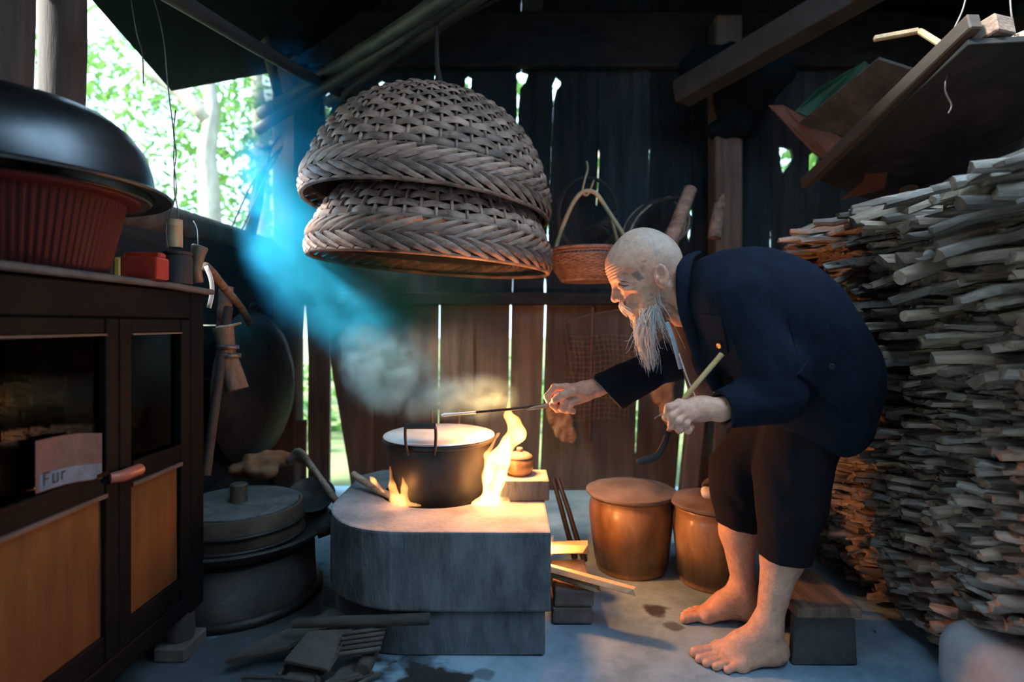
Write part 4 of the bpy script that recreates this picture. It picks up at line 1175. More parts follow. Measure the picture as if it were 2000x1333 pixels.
def big_basket(c, R, H, tilt, label, f0, f1, nrows, ribs=54):
    root = thing('wicker_basket', label, 'basket', c, 'big wicker baskets hung over the stove')
    root.rotation_euler = tilt
    prof = lambda f: (R * math.cos(f) ** .92, H * math.sin(f))
    # inner layer
    mb = MB(); n = 14
    mb.lathe((0, 0, 0), [(prof(f0 * .3 + (1.5708 - f0 * .3) * k / n)[0] - .010 if k < n else 0, prof(f0 * .3 + (1.5708 - f0 * .3) * k / n)[1] - .006) for k in range(n + 1)], 64)
    lbuild('inner_layer', mb, M['wicker_in'], root, smooth=True)
    # ribs
    rib = MB(); pts = [Vector((prof(f)[0] - .001, 0, prof(f)[1])) for f in np.linspace(f0 * .4, 1.52, 16)]
    rib.tube(pts, .0055, 6, flat=1.5, up=(0, 1, 0))
    rme = rib.mesh('rib', [M['wicker']], smooth=True)
    for k in range(ribs): lobj('rib', rme, root, (0, 0, 2 * math.pi * k / ribs))
    # woven strands
    for i in range(nrows):
        f = f0 + (f1 - f0) * i / max(nrows - 1, 1)
        r, z = prof(f)
        wv = ribs if r > R * .45 else ribs / 2
        seg = int(max(60, wv * 4))
        nz = Vector((math.sin(f) * R, 0, 0))
        pts = []
        rn = random.Random(i * 7 + int(R * 1000))
        for k in range(seg):
            a = 2 * math.pi * k / seg
            off = .0058 * math.cos(wv / 2 * a + math.pi * (i % 2)) + .002
            wob = .0028 * mnoise.noise(Vector((math.cos(a) * 6, math.sin(a) * 6, i * 1.7)))
            rr = r + off * math.cos(f); zz = z + off * math.sin(f) + wob
            pts.append(Vector((rr * math.cos(a), rr * math.sin(a), zz)))
        mb = MB()
        # flat strand: height along the profile, thin outwards
        verts, faces = [], []
        hw = .0125 * rn.uniform(.85, 1.1); th = .0034
        for k, p in enumerate(pts):
            a = 2 * math.pi * k / seg
            out = Vector((math.cos(a) * math.cos(f), math.sin(a) * math.cos(f), math.sin(f)))
            upv = Vector((-math.cos(a) * math.sin(f), -math.sin(a) * math.sin(f), math.cos(f)))
            for (u, v) in ((-1, 0), (-.55, 1), (.55, 1), (1, 0), (.55, -1), (-.55, -1)):
                verts.append(p + upv * (u * hw) + out * (v * th))
        for k in range(seg):
            k2 = (k + 1) % seg
            for q in range(6): faces.append((k * 6 + q, k2 * 6 + q, k2 * 6 + (q + 1) % 6, k * 6 + (q + 1) % 6))
        mb.add(verts, faces)
        lbuild('strand', mb, M['wicker'], root, smooth=True, angle=.9)
    # braided border: two fans of slanted strips
    nb = 46
    for sgn, zc in ((1, .046), (-1, .006)):
        st_ = MB(); verts, faces = [], []
        L = .135; ns = 8
        for k in range(ns + 1):
            t = k / ns
            a = (t - .5) * L / R
            z = zc + sgn * (t - .5) * .052
            ro = R * (math.cos(max(z, 0) / H) ** .9) + .010 + .007 * math.sin(t * math.pi)
            wd = .0105 * (1 - .3 * abs(2 * t - 1))
            c0 = Vector((ro * math.cos(a), ro * math.sin(a), z))
            out = Vector((math.cos(a), math.sin(a), 0)); upv = Vector((0, 0, 1))
            tang = Vector((-math.sin(a), math.cos(a), sgn * .052 / L)).normalized(); w_ = out.cross(tang).normalized()
            for (u, v) in ((-1, 0), (0, 1), (1, 0), (0, -.6)):
                verts.append(c0 + w_ * (u * wd) + out * (v * .004))
        for k in range(ns):
            for q in range(4): faces.append((k * 4 + q, k * 4 + (q + 1) % 4, k * 4 + 4 + (q + 1) % 4, k * 4 + 4 + q))
        faces += [(3, 2, 1, 0), tuple(ns * 4 + q for q in range(4))]
        st_.add(verts, faces)
        sme = st_.mesh('border_strip', [M['wicker']], smooth=True, angle=.8)
        for k in range(nb): lobj('border_strip', sme, root, (0, 0, 2 * math.pi * (k + (.0 if sgn > 0 else .5)) / nb))
    for zz, rr_ in ((-.022, .005), (.074, .0)):
        mb = MB(); rad = R + rr_ - (0.006 if zz > 0 else 0)
        mb.tube([Vector((rad * math.cos(a), rad * math.sin(a), zz)) for a in np.linspace(0, 2 * math.pi, 80, endpoint=False)], .0075, 8, closed=True)
        lbuild('rim_hoop', mb, M['wicker'], root, smooth=True)
    return root
BX = P(836, 500, 1.93)
B1 = big_basket(Vector((BX.x + .012, 1.93, 1.025)), .392, .30, (math.radians(1), math.radians(4), .1), 'lower of the two big wicker baskets hung upside down over the stove', .30, .95, 8)
B2_ = big_basket(Vector((BX.x, 1.93, 1.205)), .400, .375, (math.radians(1), math.radians(5), .5), 'upper of the two big wicker baskets, domed and nested on the lower one', .25, 1.42, 18)
mb = MB(); top = Vector((BX.x + .03, 1.93, 1.61))
mb.tube(bez([top + Vector((-.03, -.02, -.03)), top + Vector((0, 0, .02)), top + Vector((0, .0, .2)), top + Vector((.01, 0, .75))], 16), .007, 8)
mb.tube(bez([top + Vector((.03, .02, -.05)), top + Vector((.01, 0, .03)), top + Vector((0, 0, .08))], 10), .008, 8)
tag(build('hanging_rope', mb, M['soot'], smooth=True), 'dark rope holding up the big wicker baskets', 'rope')

# small round hanging basket
HC = P(1148, 490, 2.2)
hb = thing('hanging_basket', 'small round reddish wicker basket hanging by a looped handle', 'basket', Vector((HC.x, HC.y, .975)))
Rh = .142; z0 = .0; z1 = .112
pr = lambda t: Rh * (.72 + .28 * math.sin(min(1, t * 1.25) * math.pi / 2))
for i in range(15):
    t = i / 14 * .74
    r = pr(t); z = z0 + (z1 - z0) * t; pts = []
    for k in range(96):
        a = 2 * math.pi * k / 96
        rr = r + .0028 * math.cos(24 * a + math.pi * (i % 2)); pts.append(Vector((rr * math.cos(a), rr * math.sin(a), z)))
    mb = MB(); mb.tube(pts, .0042, 5, closed=True); lbuild('strand', mb, M['wicker_red'], hb, smooth=True)
for (t, rad) in ((.78, .005), (.90, .0035), (1.0, .0065)):
    mb = MB(); mb.tube([Vector((pr(t) * math.cos(a), pr(t) * math.sin(a), z1 * t)) for a in np.linspace(0, 2 * math.pi, 72, endpoint=False)], rad, 7, closed=True); lbuild('hoop', mb, M['wicker_red'], hb, smooth=True)
za = MB(); za.tube([Vector((pr(.76), -.006, z1 * .76)), Vector((pr(1), .006, z1 * 1.0))], .0018, 5); zb = MB(); zb.tube([Vector((pr(.76) - .001, .006, z1 * .76)), Vector((pr(1) - .001, -.006, z1 * 1.0))], .0018, 5)
zam, zbm = za.mesh('lattice', [M['wicker_red']]), zb.mesh('lattice', [M['wicker_red']])
for k in range(56):
    lobj('lattice', zam, hb, (0, 0, 2 * math.pi * k / 56)); lobj('lattice', zbm, hb, (0, 0, 2 * math.pi * (k + .5) / 56))
mb = MB(); mb.lathe((0, 0, 0), [(pr(0) - .001, .004), (pr(0) - .012, -.006), (pr(0) - .02, .006), (0, .010)], 40); lbuild('base', mb, M['wicker_red'], hb, smooth=True)
mb = MB(); mb.tube([Vector((.098 * math.cos(a), .098 * math.sin(a), -.004)) for a in np.linspace(0, 2 * math.pi, 48, endpoint=False)], .006, 7, closed=True); lbuild('foot_hoop', mb, M['wicker_red'], hb, smooth=True)
hz = Vector((HC.x, HC.y, .975))
mb = MB(); mb.tube([q - hz for q in bez([P(1080, 505, 2.2), P(1092, 462, 2.2), P(1115, 405, 2.2), P(1132, 380, 2.2), P(1147, 373, 2.2), P(1165, 379, 2.2), P(1185, 408, 2.2), P(1222, 466, 2.2), P(1228, 490, 2.2)], 32)], .0085, 8, flat=.6); lbuild('handle', mb, M['bamboo'], hb, smooth=True)
mb = MB(); mb.tube([q - hz for q in bez([P(1195, 430, 2.26), P(1203, 460, 2.27), P(1208, 480, 2.28)], 8)], .006, 8, flat=.6); lbuild('handle_brace', mb, M['bamboo'], hb, smooth=True)
mb = MB(); mb.tube(bez([P(1146, 316, 2.25), P(1148, 330, 2.22), P(1142, 352, 2.2), P(1138, 372, 2.2), P(1142, 381, 2.2), P(1150, 378, 2.2), P(1160, 352, 2.2)], 22), .004, 7)
tag(build('bent_twig_hook', mb, M['bamboo'], smooth=True), 'bent twig hook above the small round basket', 'hook')

# dark hoop and vine bundles on the wall
mb = MB(); cc = P(1148, 420, 2.62)
mb.tube([cc + Vector((.135 * math.cos(a), 0, .17 * math.sin(a))) for a in np.linspace(0, 2 * math.pi, 50, endpoint=False)], .009, 8, closed=True)
for k in range(10):
    a = random.uniform(-2.6, -.4); mb.tube(bez([cc + Vector((.12 * math.cos(a), -.01, .12 * math.sin(a))), cc + Vector((.05 * math.cos(a + 1), -.03, -.05)), cc + Vector((.14 * math.cos(a + .8), -.01, .14 * math.sin(a + .8)))], 8), .006, 5)
tag(build('twig_hoop', mb, M['soot'], smooth=True), 'dark hoop of twigs on the wall behind the small basket', 'hoop')
vb = thing('vine_coil', 'coil of dark vines hanging on the wall behind the old man', 'vines', P(1290, 380, 2.6))
rv = random.Random(3)
for k in range(15):
    w_ = rv.uniform(.6, 1.15); dx = rv.uniform(-.03, .05)
    mb = MB(); mb.tube(bez([P(1318 + dx * 300, 386, 2.62), P(1300 - 35 * w_, 398, 2.60 - .02 * w_), P(1270 - 45 * w_, 440, 2.58), P(1250 - 30 * w_, 500, 2.58), P(1262, 560, 2.6)], 14), rv.uniform(.0035, .0075), 6)
    build('vine', mb, M['soot'] if k % 4 else M['stick_a'], vb, smooth=True)
for k in range(7):
    mb = MB(); mb.tube(bez([P(1318, 395, 2.60), P(1330 + 3 * k, 420, 2.58), P(1335 + 2.5 * k - 8, 455, 2.58), P(1325 - k * 2, 480, 2.6)], 10), .004, 5); build('vine', mb, M['stick_c'] if k % 2 else M['soot'], vb, smooth=True)
stick('forked_branch', P(1350, 368, 2.52), P(1305, 480, 2.48), .028, .034, 'stick_b', 'thick brown branch hanging beside the vine coil', 'branch', n=10, wob=.006)
stick('axe_handle', P(1418, 320, 2.60), P(1395, 465, 2.56), .018, .030, 'stick_b', 'brown tool handle hanging on the wall, left of the pair', 'handle')
stick('axe_handle', P(1434, 330, 2.60), P(1422, 485, 2.58), .017, .017, 'bamboo', 'tan tool handle hanging on the wall, right of the pair', 'handle')

# rusty wire rack hanging on the wall
M['rust'] = mat('rusty_wire', (.16, .08, .05), (.3, .16, .1), .6, 30, metal=.4)
rk = thing('wire_rack', 'rusty wire rack hanging on the plank wall behind the reaching arm', 'rack', P(1170, 720, 2.7))
def wr(pts, r=.0016):
    mb = MB(); mb.tube(bez(pts, 8), r, 4); build('wire', mb, M['rust'], rk, smooth=True)
YW = 2.715
def rk_p(u, v): return P(1098 + 135 * u + 6 * math.sin(v * 5), 655 + 165 * v + 3 * math.sin(u * 7), YW - .02 * math.sin(u * 3.1))
for k in range(15): wr([rk_p(k / 14, .0), rk_p(k / 14 + .02 * math.sin(k), .35), rk_p(k / 14 + .02 * math.cos(k * 2), .7), rk_p(k / 14, 1.02)])
for k in range(17): wr([rk_p(0, k / 16), rk_p(.33, k / 16 + .01 * math.sin(k * 3)), rk_p(.66, k / 16 + .01 * math.cos(k)), rk_p(1, k / 16)])
wr([P(1103, 628, YW), P(1165, 612, YW), P(1245, 600, YW)], .0026); wr([P(1103, 628, YW), P(1112, 700, YW), P(1125, 760, YW)], .0024)
wr([P(1158, 600, YW), P(1155, 700, YW - .01), P(1153, 780, YW - .01), P(1152, 865, YW)], .0045)
s = SDF()
for (px, py, d, r) in ((1088, 800, 2.66, .05), (1098, 830, 2.66, .05), (1112, 852, 2.66, .03), (1085, 790, 2.67, .035)): s.add(_ell(P(px, py, d), (r, .022, r * 1.2)), .03)
n9 = vnoise(75, 2); n9b = vnoise(190, 5); s.disp(lambda p: n9(p * np.array([1.3, 1, .5], np.float32)) * .016 + n9b(p) * .007)
me, _ = sdf_mesh('brown_rag', s, P(1050, 900, 2.6) - Vector((.02, .02, 0)), P(1145, 765, 2.72) + Vector((.02, .03, 0)), .006)
tag(obj('brown_rag', me, M['rag']), 'crumpled brown rag hanging on the wall below the reaching hand', 'rag')
s = SDF()
for (px, py, d, rx, rz) in ((1300, 745, 2.5, .045, .05), (1303, 790, 2.5, .035, .09), (1318, 820, 2.5, .02, .05), (1285, 770, 2.5, .03, .04)): s.add(_ell(P(px, py, d), (rx, .018, rz)), .02)
nA = vnoise(90, 6); nAb = vnoise(200, 7); s.disp(lambda p: nA(p * np.array([1.4, 1, .3], np.float32)) * .012 + nAb(p) * .005)
me, _ = sdf_mesh('hanging_cloth', s, P(1262, 862, 2.45) - Vector((.03, .02, .03)), P(1345, 700, 2.55) + Vector((.03, .03, .03)), .005)
tag(obj('hanging_cloth', me, M['rag']), 'brown cloth hanging behind the two hands', 'cloth')
mb = MB(); mb.box((.78, 2.45, .30), (.075, .05, .62), (.0, .10, 0)); tag(build('leaning_plank', mb, M['plank'], bevel=.006), 'brown plank leaning behind the smaller jar', 'plank')
mb = MB(); mb.box((.91, 2.50, .32), (.06, .04, .64), (.0, .05, 0)); tag(build('leaning_plank', mb, M['plank'], bevel=.006), 'narrow plank leaning beside the bright gap behind the old man', 'plank')
# ================================================================== woodpile
rp = random.Random(21)
def stick_mesh(kind, L, w, h, seed):
    r = random.Random(seed)
    n = 7; vv, ff, mi = [], [], []
    if kind == 'half':           # split bamboo: a curved channel
        prof = [(-.5, -.1), (-.42, .28), (0, .5), (.42, .28), (.5, -.1), (.38, -.1), (.3, .12), (0, .3), (-.3, .12), (-.38, -.1)]
    elif kind == 'round':
        prof = [(.5 * math.cos(a), .5 * math.sin(a)) for a in np.linspace(0, 2 * math.pi, 9)[:-1]]
    elif kind == 'wedge':
        prof = [(-.5, -.35), (-.1, -.5), (.45, -.4), (.5, .05), (.05, .5), (-.35, .25)]
    else:                        # flat split
        prof = [(-.5, -.3), (0, -.42), (.5, -.25), (.48, .22), (.1, .45), (-.45, .3)]
    ang0 = r.uniform(-.25, .25)
    bend = [Vector((r.uniform(-.012, .012), r.uniform(-.006, .006))) for _ in range(n + 1)]
    m = len(prof)
    for i in range(n + 1):
        t = i / n
        tw = ang0 * t; sc = 1 - .12 * r.random()
        if i == 0: sc *= r.uniform(.72, 1.0)
        for k, (y, z) in enumerate(prof):
            yy = y * w * sc * (1 + r.uniform(-.2, .2)); zz = z * h * sc * (1 + r.uniform(-.2, .2))
            x = L * t + (r.uniform(-.5, .5) * min(.5 * w, .014) if i == 0 else 0)
            vv.append(Vector((x, yy * math.cos(tw) - zz * math.sin(tw) + bend[i].x, yy * math.sin(tw) + zz * math.cos(tw) + bend[i].y)))
    for i in range(n):
        for k in range(m): ff.append((i * m + k, i * m + (k + 1) % m, (i + 1) * m + (k + 1) % m, (i + 1) * m + k)); mi.append(0)
    if kind == 'half':
        for k in range(4): ff.append((k, k + 1, 8 - k, 9 - k)); mi.append(1)
    else:
        ff.append(tuple(range(m - 1, -1, -1))); mi.append(1)
    return vv, ff, mi
kinds = ['flat', 'flat', 'flat', 'wedge', 'wedge', 'half', 'round']
cands = []
z = .006
layer = 0
XFACE = 1.045
def face_x(y, z):
    # the stack's ragged face: leans in a little with height, bulges in patches
    return XFACE - .015 + .03 * mnoise.noise(Vector((y * 3.2, z * 4.0, 2))) + .02 * mnoise.noise(Vector((y * 9, z * 11, 5))) - .035 * max(0, z - .55) + .05 * max(0, .16 - z) / .16
while z < 1.12:
    up = z > .66
    th = rp.uniform(.020, .027) if up else rp.uniform(.0135, .018)
    y = .78 + rp.uniform(0, .03)
    while y < 1.99:
        k = rp.choice(kinds)
        w_ = rp.uniform(.036, .07) if up else rp.uniform(.028, .058)
        h_ = th * rp.uniform(.95, 1.5)
        if k in ('round', 'half'): h_ = max(h_, w_ * .55); 
        if k == 'round': w_ = max(w_ * .6, .02); h_ = w_
        fx = face_x(y, z)
        pro = rp.random() ** 2.2 * (.14 if up else .075)
        droop = rp.gauss(.10, .10) if up else rp.gauss(.02, .07)
        yaw = rp.gauss(-.36, .17)
        topz = 1.10 + .03 * math.sin(y * 9) - .03 * (1.9 - y) * 0
        if z < topz and rp.random() > .07:
            cands.append(dict(kind=k, L=rp.uniform(.34, .5) if up else rp.uniform(.26, .36), w=w_, h=h_, x=fx - pro, y=y + w_ / 2, z=z + h_ * .5 + rp.uniform(-.003, .003), droop=droop, yaw=yaw, pro=pro,
                              m=rp.choice(['stick_a', 'stick_a', 'stick_a', 'stick_b', 'stick_b', 'stick_c'] if not up else ['stick_a', 'stick_b', 'stick_a', 'stick_c'])))
        y += w_ * rp.uniform(.72, .98)
    z += th * .93; layer += 1
# which ones show largest: length left uncovered over distance, in the frame, clear of the old man
def score(c):
    px = CX + FPX * c['x'] / c['y']; py = HY - FPX * (c['z'] - EYE) / c['y']
    if px > 1990 or py > 1325: return -1
    if 1340 < px < 1700 and 470 < py < 900: return -1
    if c['y'] < .95: return -1
    return (c['pro'] + .02) * c['h'] / c['y'] ** 2
for c in cands: c['s'] = score(c)
order = sorted(range(len(cands)), key=lambda i: -cands[i]['s'])
single = set(order[:285])
SV, SF, SM = {}, {}, {}
def place_mat(c): return Matrix.Translation((c['x'], c['y'], c['z'])) @ Euler((0, -c['droop'], c['yaw'])).to_matrix().to_4x4()
lib = {}
for i, c in enumerate(cands):
    if i in single:
        key = (c['kind'], rp.randrange(5), round(c['w'] / .008), round(c['h'] / .006), c['m'])
        if key not in lib:
            vv, ff, mi = stick_mesh(c['kind'], c['L'], c['w'], c['h'], hash(key[:2]) % 1000 + len(lib))
            me = new_mesh('firewood_stick', vv, ff); me.materials.append(M[c['m']]); me.materials.append(M['stick_end']); me.polygons.foreach_set('material_index', mi)
            lib[key] = me
        o = bpy.data.objects.new('firewood_stick', lib[key]); put(o)
        o.matrix_world = place_mat(c)
        tone = {'stick_a': 'grey', 'stick_b': 'barky', 'stick_c': 'tan'}[c['m']]
        shape = {'flat': 'flat split stick', 'wedge': 'wedge-shaped split stick', 'half': 'half-round bamboo split', 'round': 'round branch'}[c['kind']]
        row = 'top' if c['z'] > .98 else 'upper' if c['z'] > .70 else 'middle' if c['z'] > .38 else 'lowest' if c['z'] < .14 else 'lower'
        pxc = CX + FPX * c['x'] / c['y']
        end = 'at its far end' if pxc < 1690 else 'beside the man' if pxc < 1780 else 'midway along' if pxc < 1880 else 'by the right edge'
        tag(o, f'{tone} {shape} in the {row} rows of the woodpile, {end}', 'firewood', 'firewood sticks in the woodpile')
    else:
        vv, ff, mi = stick_mesh(c['kind'], c['L'], c['w'], c['h'], i)
        T = place_mat(c)
        V0 = SV.setdefault('v', []); n0 = len(V0); V0 += [T @ v for v in vv]
        SF.setdefault('f', []).extend(tuple(q + n0 for q in f) for f in ff)
        a = ['stick_a', 'stick_b', 'stick_c'].index(c['m']); SM.setdefault('m', []).extend((a if q == 0 else 3) for q in mi)
me = new_mesh('stacked_firewood', SV['v'], SF['f'])
for k in ('stick_a', 'stick_b', 'stick_c', 'stick_end'): me.materials.append(M[k])
me.polygons.foreach_set('material_index', SM['m'])
pile = tag(obj('stacked_firewood', me), 'tall stack of thin split firewood along the right side', 'woodpile', kind='stuff')

# sticks one can single out on and in front of the pile
def tubes(name, pts, rr, m, label, cat='firewood', n=10, flat=None):
    mb = MB(); mb.tube(bez(pts, 10), np.interp(np.linspace(0, 1, 11), np.linspace(0, 1, len(rr)), rr), n, flat=flat)
    return tag(build(name, mb, [M[m]], smooth=True, angle=.7), label, cat)
tubes('bamboo_length', [P(1552, 458, 1.92), P(1600, 452, 1.93), P(1720, 446, 1.96), P(1800, 442, 1.98)], [.018, .017, .017, .017], 'bamboo', 'pale bamboo length lying on top at the far end of the woodpile', n=12)
tubes('branch_piece', [P(1618, 556, 1.62), P(1655, 540, 1.64), P(1700, 512, 1.70), P(1740, 505, 1.78)], [.010, .012, .012, .011], 'stick_c', 'pale crooked branch jutting from the upper woodpile')
tubes('branch_piece', [P(1760, 540, 1.27), P(1830, 512, 1.28), P(1900, 490, 1.30), P(1990, 470, 1.33)], [.013, .016, .017, .017], 'stick_c', 'light stick with a snapped white tip in the upper woodpile')
tubes('branch_piece', [P(1815, 498, 1.28), P(1812, 503, 1.265), P(1795, 506, 1.26), P(1788, 505, 1.258)], [.012, .007, .003, .001], 'ash', 'splintered white tip of a snapped stick')
tubes('branch_piece', [P(1757, 543, 1.25), P(1800, 528, 1.26), P(1870, 510, 1.28), P(1960, 490, 1.3)], [.017, .018, .018, .018], 'stick_c', 'thick tan stick below the snapped one in the woodpile')
tubes('branch_piece', [P(1692, 425, 1.62), P(1760, 423, 1.64), P(1860, 420, 1.68)], [.006, .010, .011], 'stick_c', 'flat grey slat lying on top of the woodpile', flat=2.0)
tubes('branch_piece', [P(1765, 618, 1.26), P(1830, 612, 1.27), P(1900, 600, 1.3)], [.012, .013, .013], 'stick_c', 'straight tan stick halfway up the woodpile')
tubes('bark_curl', [P(1896, 392, 1.16), P(1915, 362, 1.17), P(1955, 352, 1.2), P(2010, 345, 1.22)], [.012, .017, .018, .018], 'stick_c', 'curled strip of bark arching on the near top of the woodpile', flat=2.2)
tubes('bark_curl', [P(1930, 395, 1.14), P(1970, 378, 1.15), P(2020, 372, 1.16)], [.012, .018, .02], 'stick_c', 'second curled bark strip at the near top of the woodpile', flat=2.0)
billet(P(1775, 440, 1.33), P(1900, 418, 1.42), .045, .03, 'stick_c', 'squarish split log on top of the woodpile', roll=.4)
billet(P(1700, 690, 1.42), P(1990, 635, 1.45), .03, .03, 'stick_b', 'long dark slat running level across the woodpile', end='stick_b')
billet(P(1912, 745, 1.10), P(2030, 720, 1.14), .035, .028, 'stick_c', 'chunky grey log end near the right edge of the woodpile', roll=.5)
tubes('branch_piece', [P(1935, 605, 1.13), P(1942, 590, 1.13), P(1985, 578, 1.15), P(2030, 565, 1.16)], [.014, .015, .014, .014], 'stick_c', 'orange ended crooked branch near the right edge')
tubes('branch_piece', [P(1555, 1130, 1.60), P(1605, 1140, 1.58)], [.012, .01], 'stick_a', 'grey stick behind the low bench')

# ================================================================== loft above the woodpile
M['cardboard'] = mat('brown_cardboard', (.075, .028, .015), (.12, .05, .028), .85, 8, bump=.2)
M['loft_beam'] = mat('tan_loft_beam', (.032, .026, .022), (.07, .056, .046), .75, 12, (1, .2, 1), bump=.3)
M['tarp'] = mat('green_tarp', (.01, .06, .035), (.02, .11, .065), .5, 6, bump=.3)
def beam(name, a, b, w_, h_, m, label, cat='beam'):
    a, b = Vector(a), Vector(b); d = (b - a); L = d.length; q = d.to_track_quat('Y', 'Z').to_matrix()
    mb = MB(); mb.box((a + b) / 2, (w_, L, h_), q); return tag(build(name, mb, M[m], bevel=.004), label, cat)
beam('loft_beam', P(1572, 360, 2.25), P(1905, 40, 1.45), .035, .045, 'loft_beam', 'tan squared beam slanting up over the woodpile')
board('loft_board', [P(1600, 345, 2.2), P(1890, 75, 1.47), P(2160, 60, 1.4), P(2160, 330, 2.0), P(1790, 420, 2.45)], .018, 'plank_x', 'dark wide board forming the loft floor over the woodpile', group=None)
board('loft_board', [P(1562, 238, 2.3), P(1718, 110, 1.95), P(1810, 140, 1.9), P(1660, 268, 2.25)], .015, 'scrap', 'brown weathered board leaning above the tan beam', group=None)
beam('loft_pole', P(1735, 412, 2.4), P(2040, 275, 1.55), .05, .05, 'soot', 'black pole sloping down behind the top of the woodpile')
beam('roof_beam', P(1340, 178, 2.5).lerp(P(1720, -40, 1.9), -.04), P(1340, 178, 2.5).lerp(P(1720, -40, 1.9), 3.2), .10, .10, 'soot', 'broad black roof beam above the loft')
beam('loft_stick', P(1706, 76, 1.7), P(1795, 60, 1.66), .018, .016, 'bamboo', 'pale flat slat pointing left on the loft', 'slat')
beam('loft_stick', P(1795, 60, 1.66), P(1840, 88, 1.60), .018, .016, 'bamboo', 'pale slat bent down to the tan beam', 'slat')
beam('loft_stick', P(1800, 150, 1.7), P(2010, 70, 1.5), .03, .03, 'stick_b', 'brown pole lying across the loft', 'pole')
beam('loft_stick', P(1880, 95, 1.55), P(1965, 45, 1.45), .07, .05, 'stick_b', 'brown log end on the loft', 'log')
board('cardboard_sheet', [P(1500, 205, 2.35), P(1530, 205, 2.33), P(1700, 300, 2.2), P(1735, 318, 2.2), P(1700, 372, 2.2), P(1640, 325, 2.24), P(1590, 300, 2.3)], .008, 'cardboard', 'torn brown cardboard sheet hanging under the loft', 'cardboard', None)
board('cardboard_sheet', [P(1690, 310, 2.12), P(1740, 300, 2.1), P(1728, 370, 2.1), P(1640, 392, 2.12), P(1690, 350, 2.12)], .008, 'cardboard', 'pointed cardboard flap above the woodpile', 'cardboard', None)
board('green_tarp', [P(1552, 218, 2.42), P(1600, 170, 2.4), P(1690, 118, 2.3), P(1700, 130, 2.3), P(1580, 228, 2.4)], .004, 'tarp', 'strip of green plastic sheet on the loft', 'tarp', None)
s = SDF()
for (px, py, d, rx, rz) in ((1400, 130, 2.55, .16, .10), (1450, 200, 2.55, .13, .09), (1430, 255, 2.6, .11, .06), (1490, 140, 2.5, .14, .1)): s.add(_ell(P(px, py, d), (rx, .1, rz)), .06)
nB = vnoise(26, 12); s.disp(lambda p: nB(p) * .02)
me, _ = sdf_mesh('hanging_sack', s, P(1300, 320, 2.4) - Vector((.05, .05, .05)), P(1600, 40, 2.72) + Vector((.05, .05, .05)), .012)
tag(obj('hanging_sack', me, M['roof']), 'dark sagging sack stored under the roof left of the loft', 'sack')
wire('loft_string', [P(1860, 95, 1.58), P(1852, 130, 1.58), P(1846, 175, 1.58), P(1858, 205, 1.58), P(1852, 222, 1.58)], .003, 'knotted grey string dangling from the tan beam', 'wire', cat='string')
wire('loft_string', [P(1850, 95, 1.58), P(1862, 60, 1.56), P(1880, 20, 1.55), P(1890, -20, 1.55)], .0025, 'grey string tying the tan beam to the roof', 'wire', cat='string')
wire('loft_string', [P(1972, -20, 1.5), P(1975, 25, 1.5), P(1983, 70, 1.5)], .0025, 'dark string hanging at the top right corner', 'wire', cat='string')
mb = MB(); mb.lathe(P(1775, 350, 2.2) - Vector((0, 0, .05)), [(0, 0), (.03, 0), (.03, .05), (.045, .052), (.045, .07), (0, .072)], 20); tag(build('jar_pot', mb, M['lidclay'], smooth=True, angle=.7), 'small lidded pot hanging under the loft board', 'pot')

# ================================================================== low bench, stone, sack
bn = thing('low_bench', 'low wooden bench with a worn top beside the near foot', 'bench', (.72, 1.42, 0))
M['bench_top'] = mat('worn_bench_top', (.10, .06, .04), (.26, .17, .12), .6, 18, (2.5, .12, 1), bump=.4, rough2=.4)
M['bench_leg'] = mat('dark_bench_leg', (.035, .035, .037), (.085, .083, .083), .8, 8, bump=.3)
mb = MB(); mb.box((.737, 1.425, .131), (.150, .215, .024)); build('seat', mb, M['bench_top'], bn, bevel=.004, seg=2)
for y in (1.335, 1.51):
    mb = MB(); mb.prism([(.658, y, 0), (.812, y, 0), (.805, y, .1185), (.665, y, .1185)], (0, .022, 0)); build('leg', mb, M['bench_leg'], bn, bevel=.003)
mb = MB(); mb.box((.735, 1.435, .07), (.02, .15, .03)); build('stretcher', mb, M['bench_leg'], bn)
s = SDF(); s.add(_rbox((1.055, 1.12, .088), (.15, .13, .088), .065), 0); nC = vnoise(14, 3); s.disp(lambda p: nC(p) * .004)
me, _ = sdf_mesh('worn_stone', s, (.9, .95, -.02), (1.24, 1.25, .22), .006)
tag(obj('worn_stone', me, M['stone']), 'pale rounded stone block at the lower right corner', 'stone')
s = SDF(); s.add(_ell((.80, 1.66, .05), (.06, .04, .04)), 0); s.add(_ell((.86, 1.64, .035), (.04, .03, .03)), .02); nD = vnoise(60, 5); s.disp(lambda p: nD(p) * .006)
me, _ = sdf_mesh('pale_bundle', s, (.7, 1.58, -.01), (.93, 1.74, .12), .005)
tag(obj('pale_bundle', me, M['stone']), 'pale cloth bundle on the floor behind the low bench', 'bundle')
# ================================================================== the old man
man = thing('person', 'bald white-bearded man in a navy jacket bending barefoot towards the pot, pipe in hand', 'person', (.62, 1.43, 0))
def A(v): return np.array(v, np.float32)
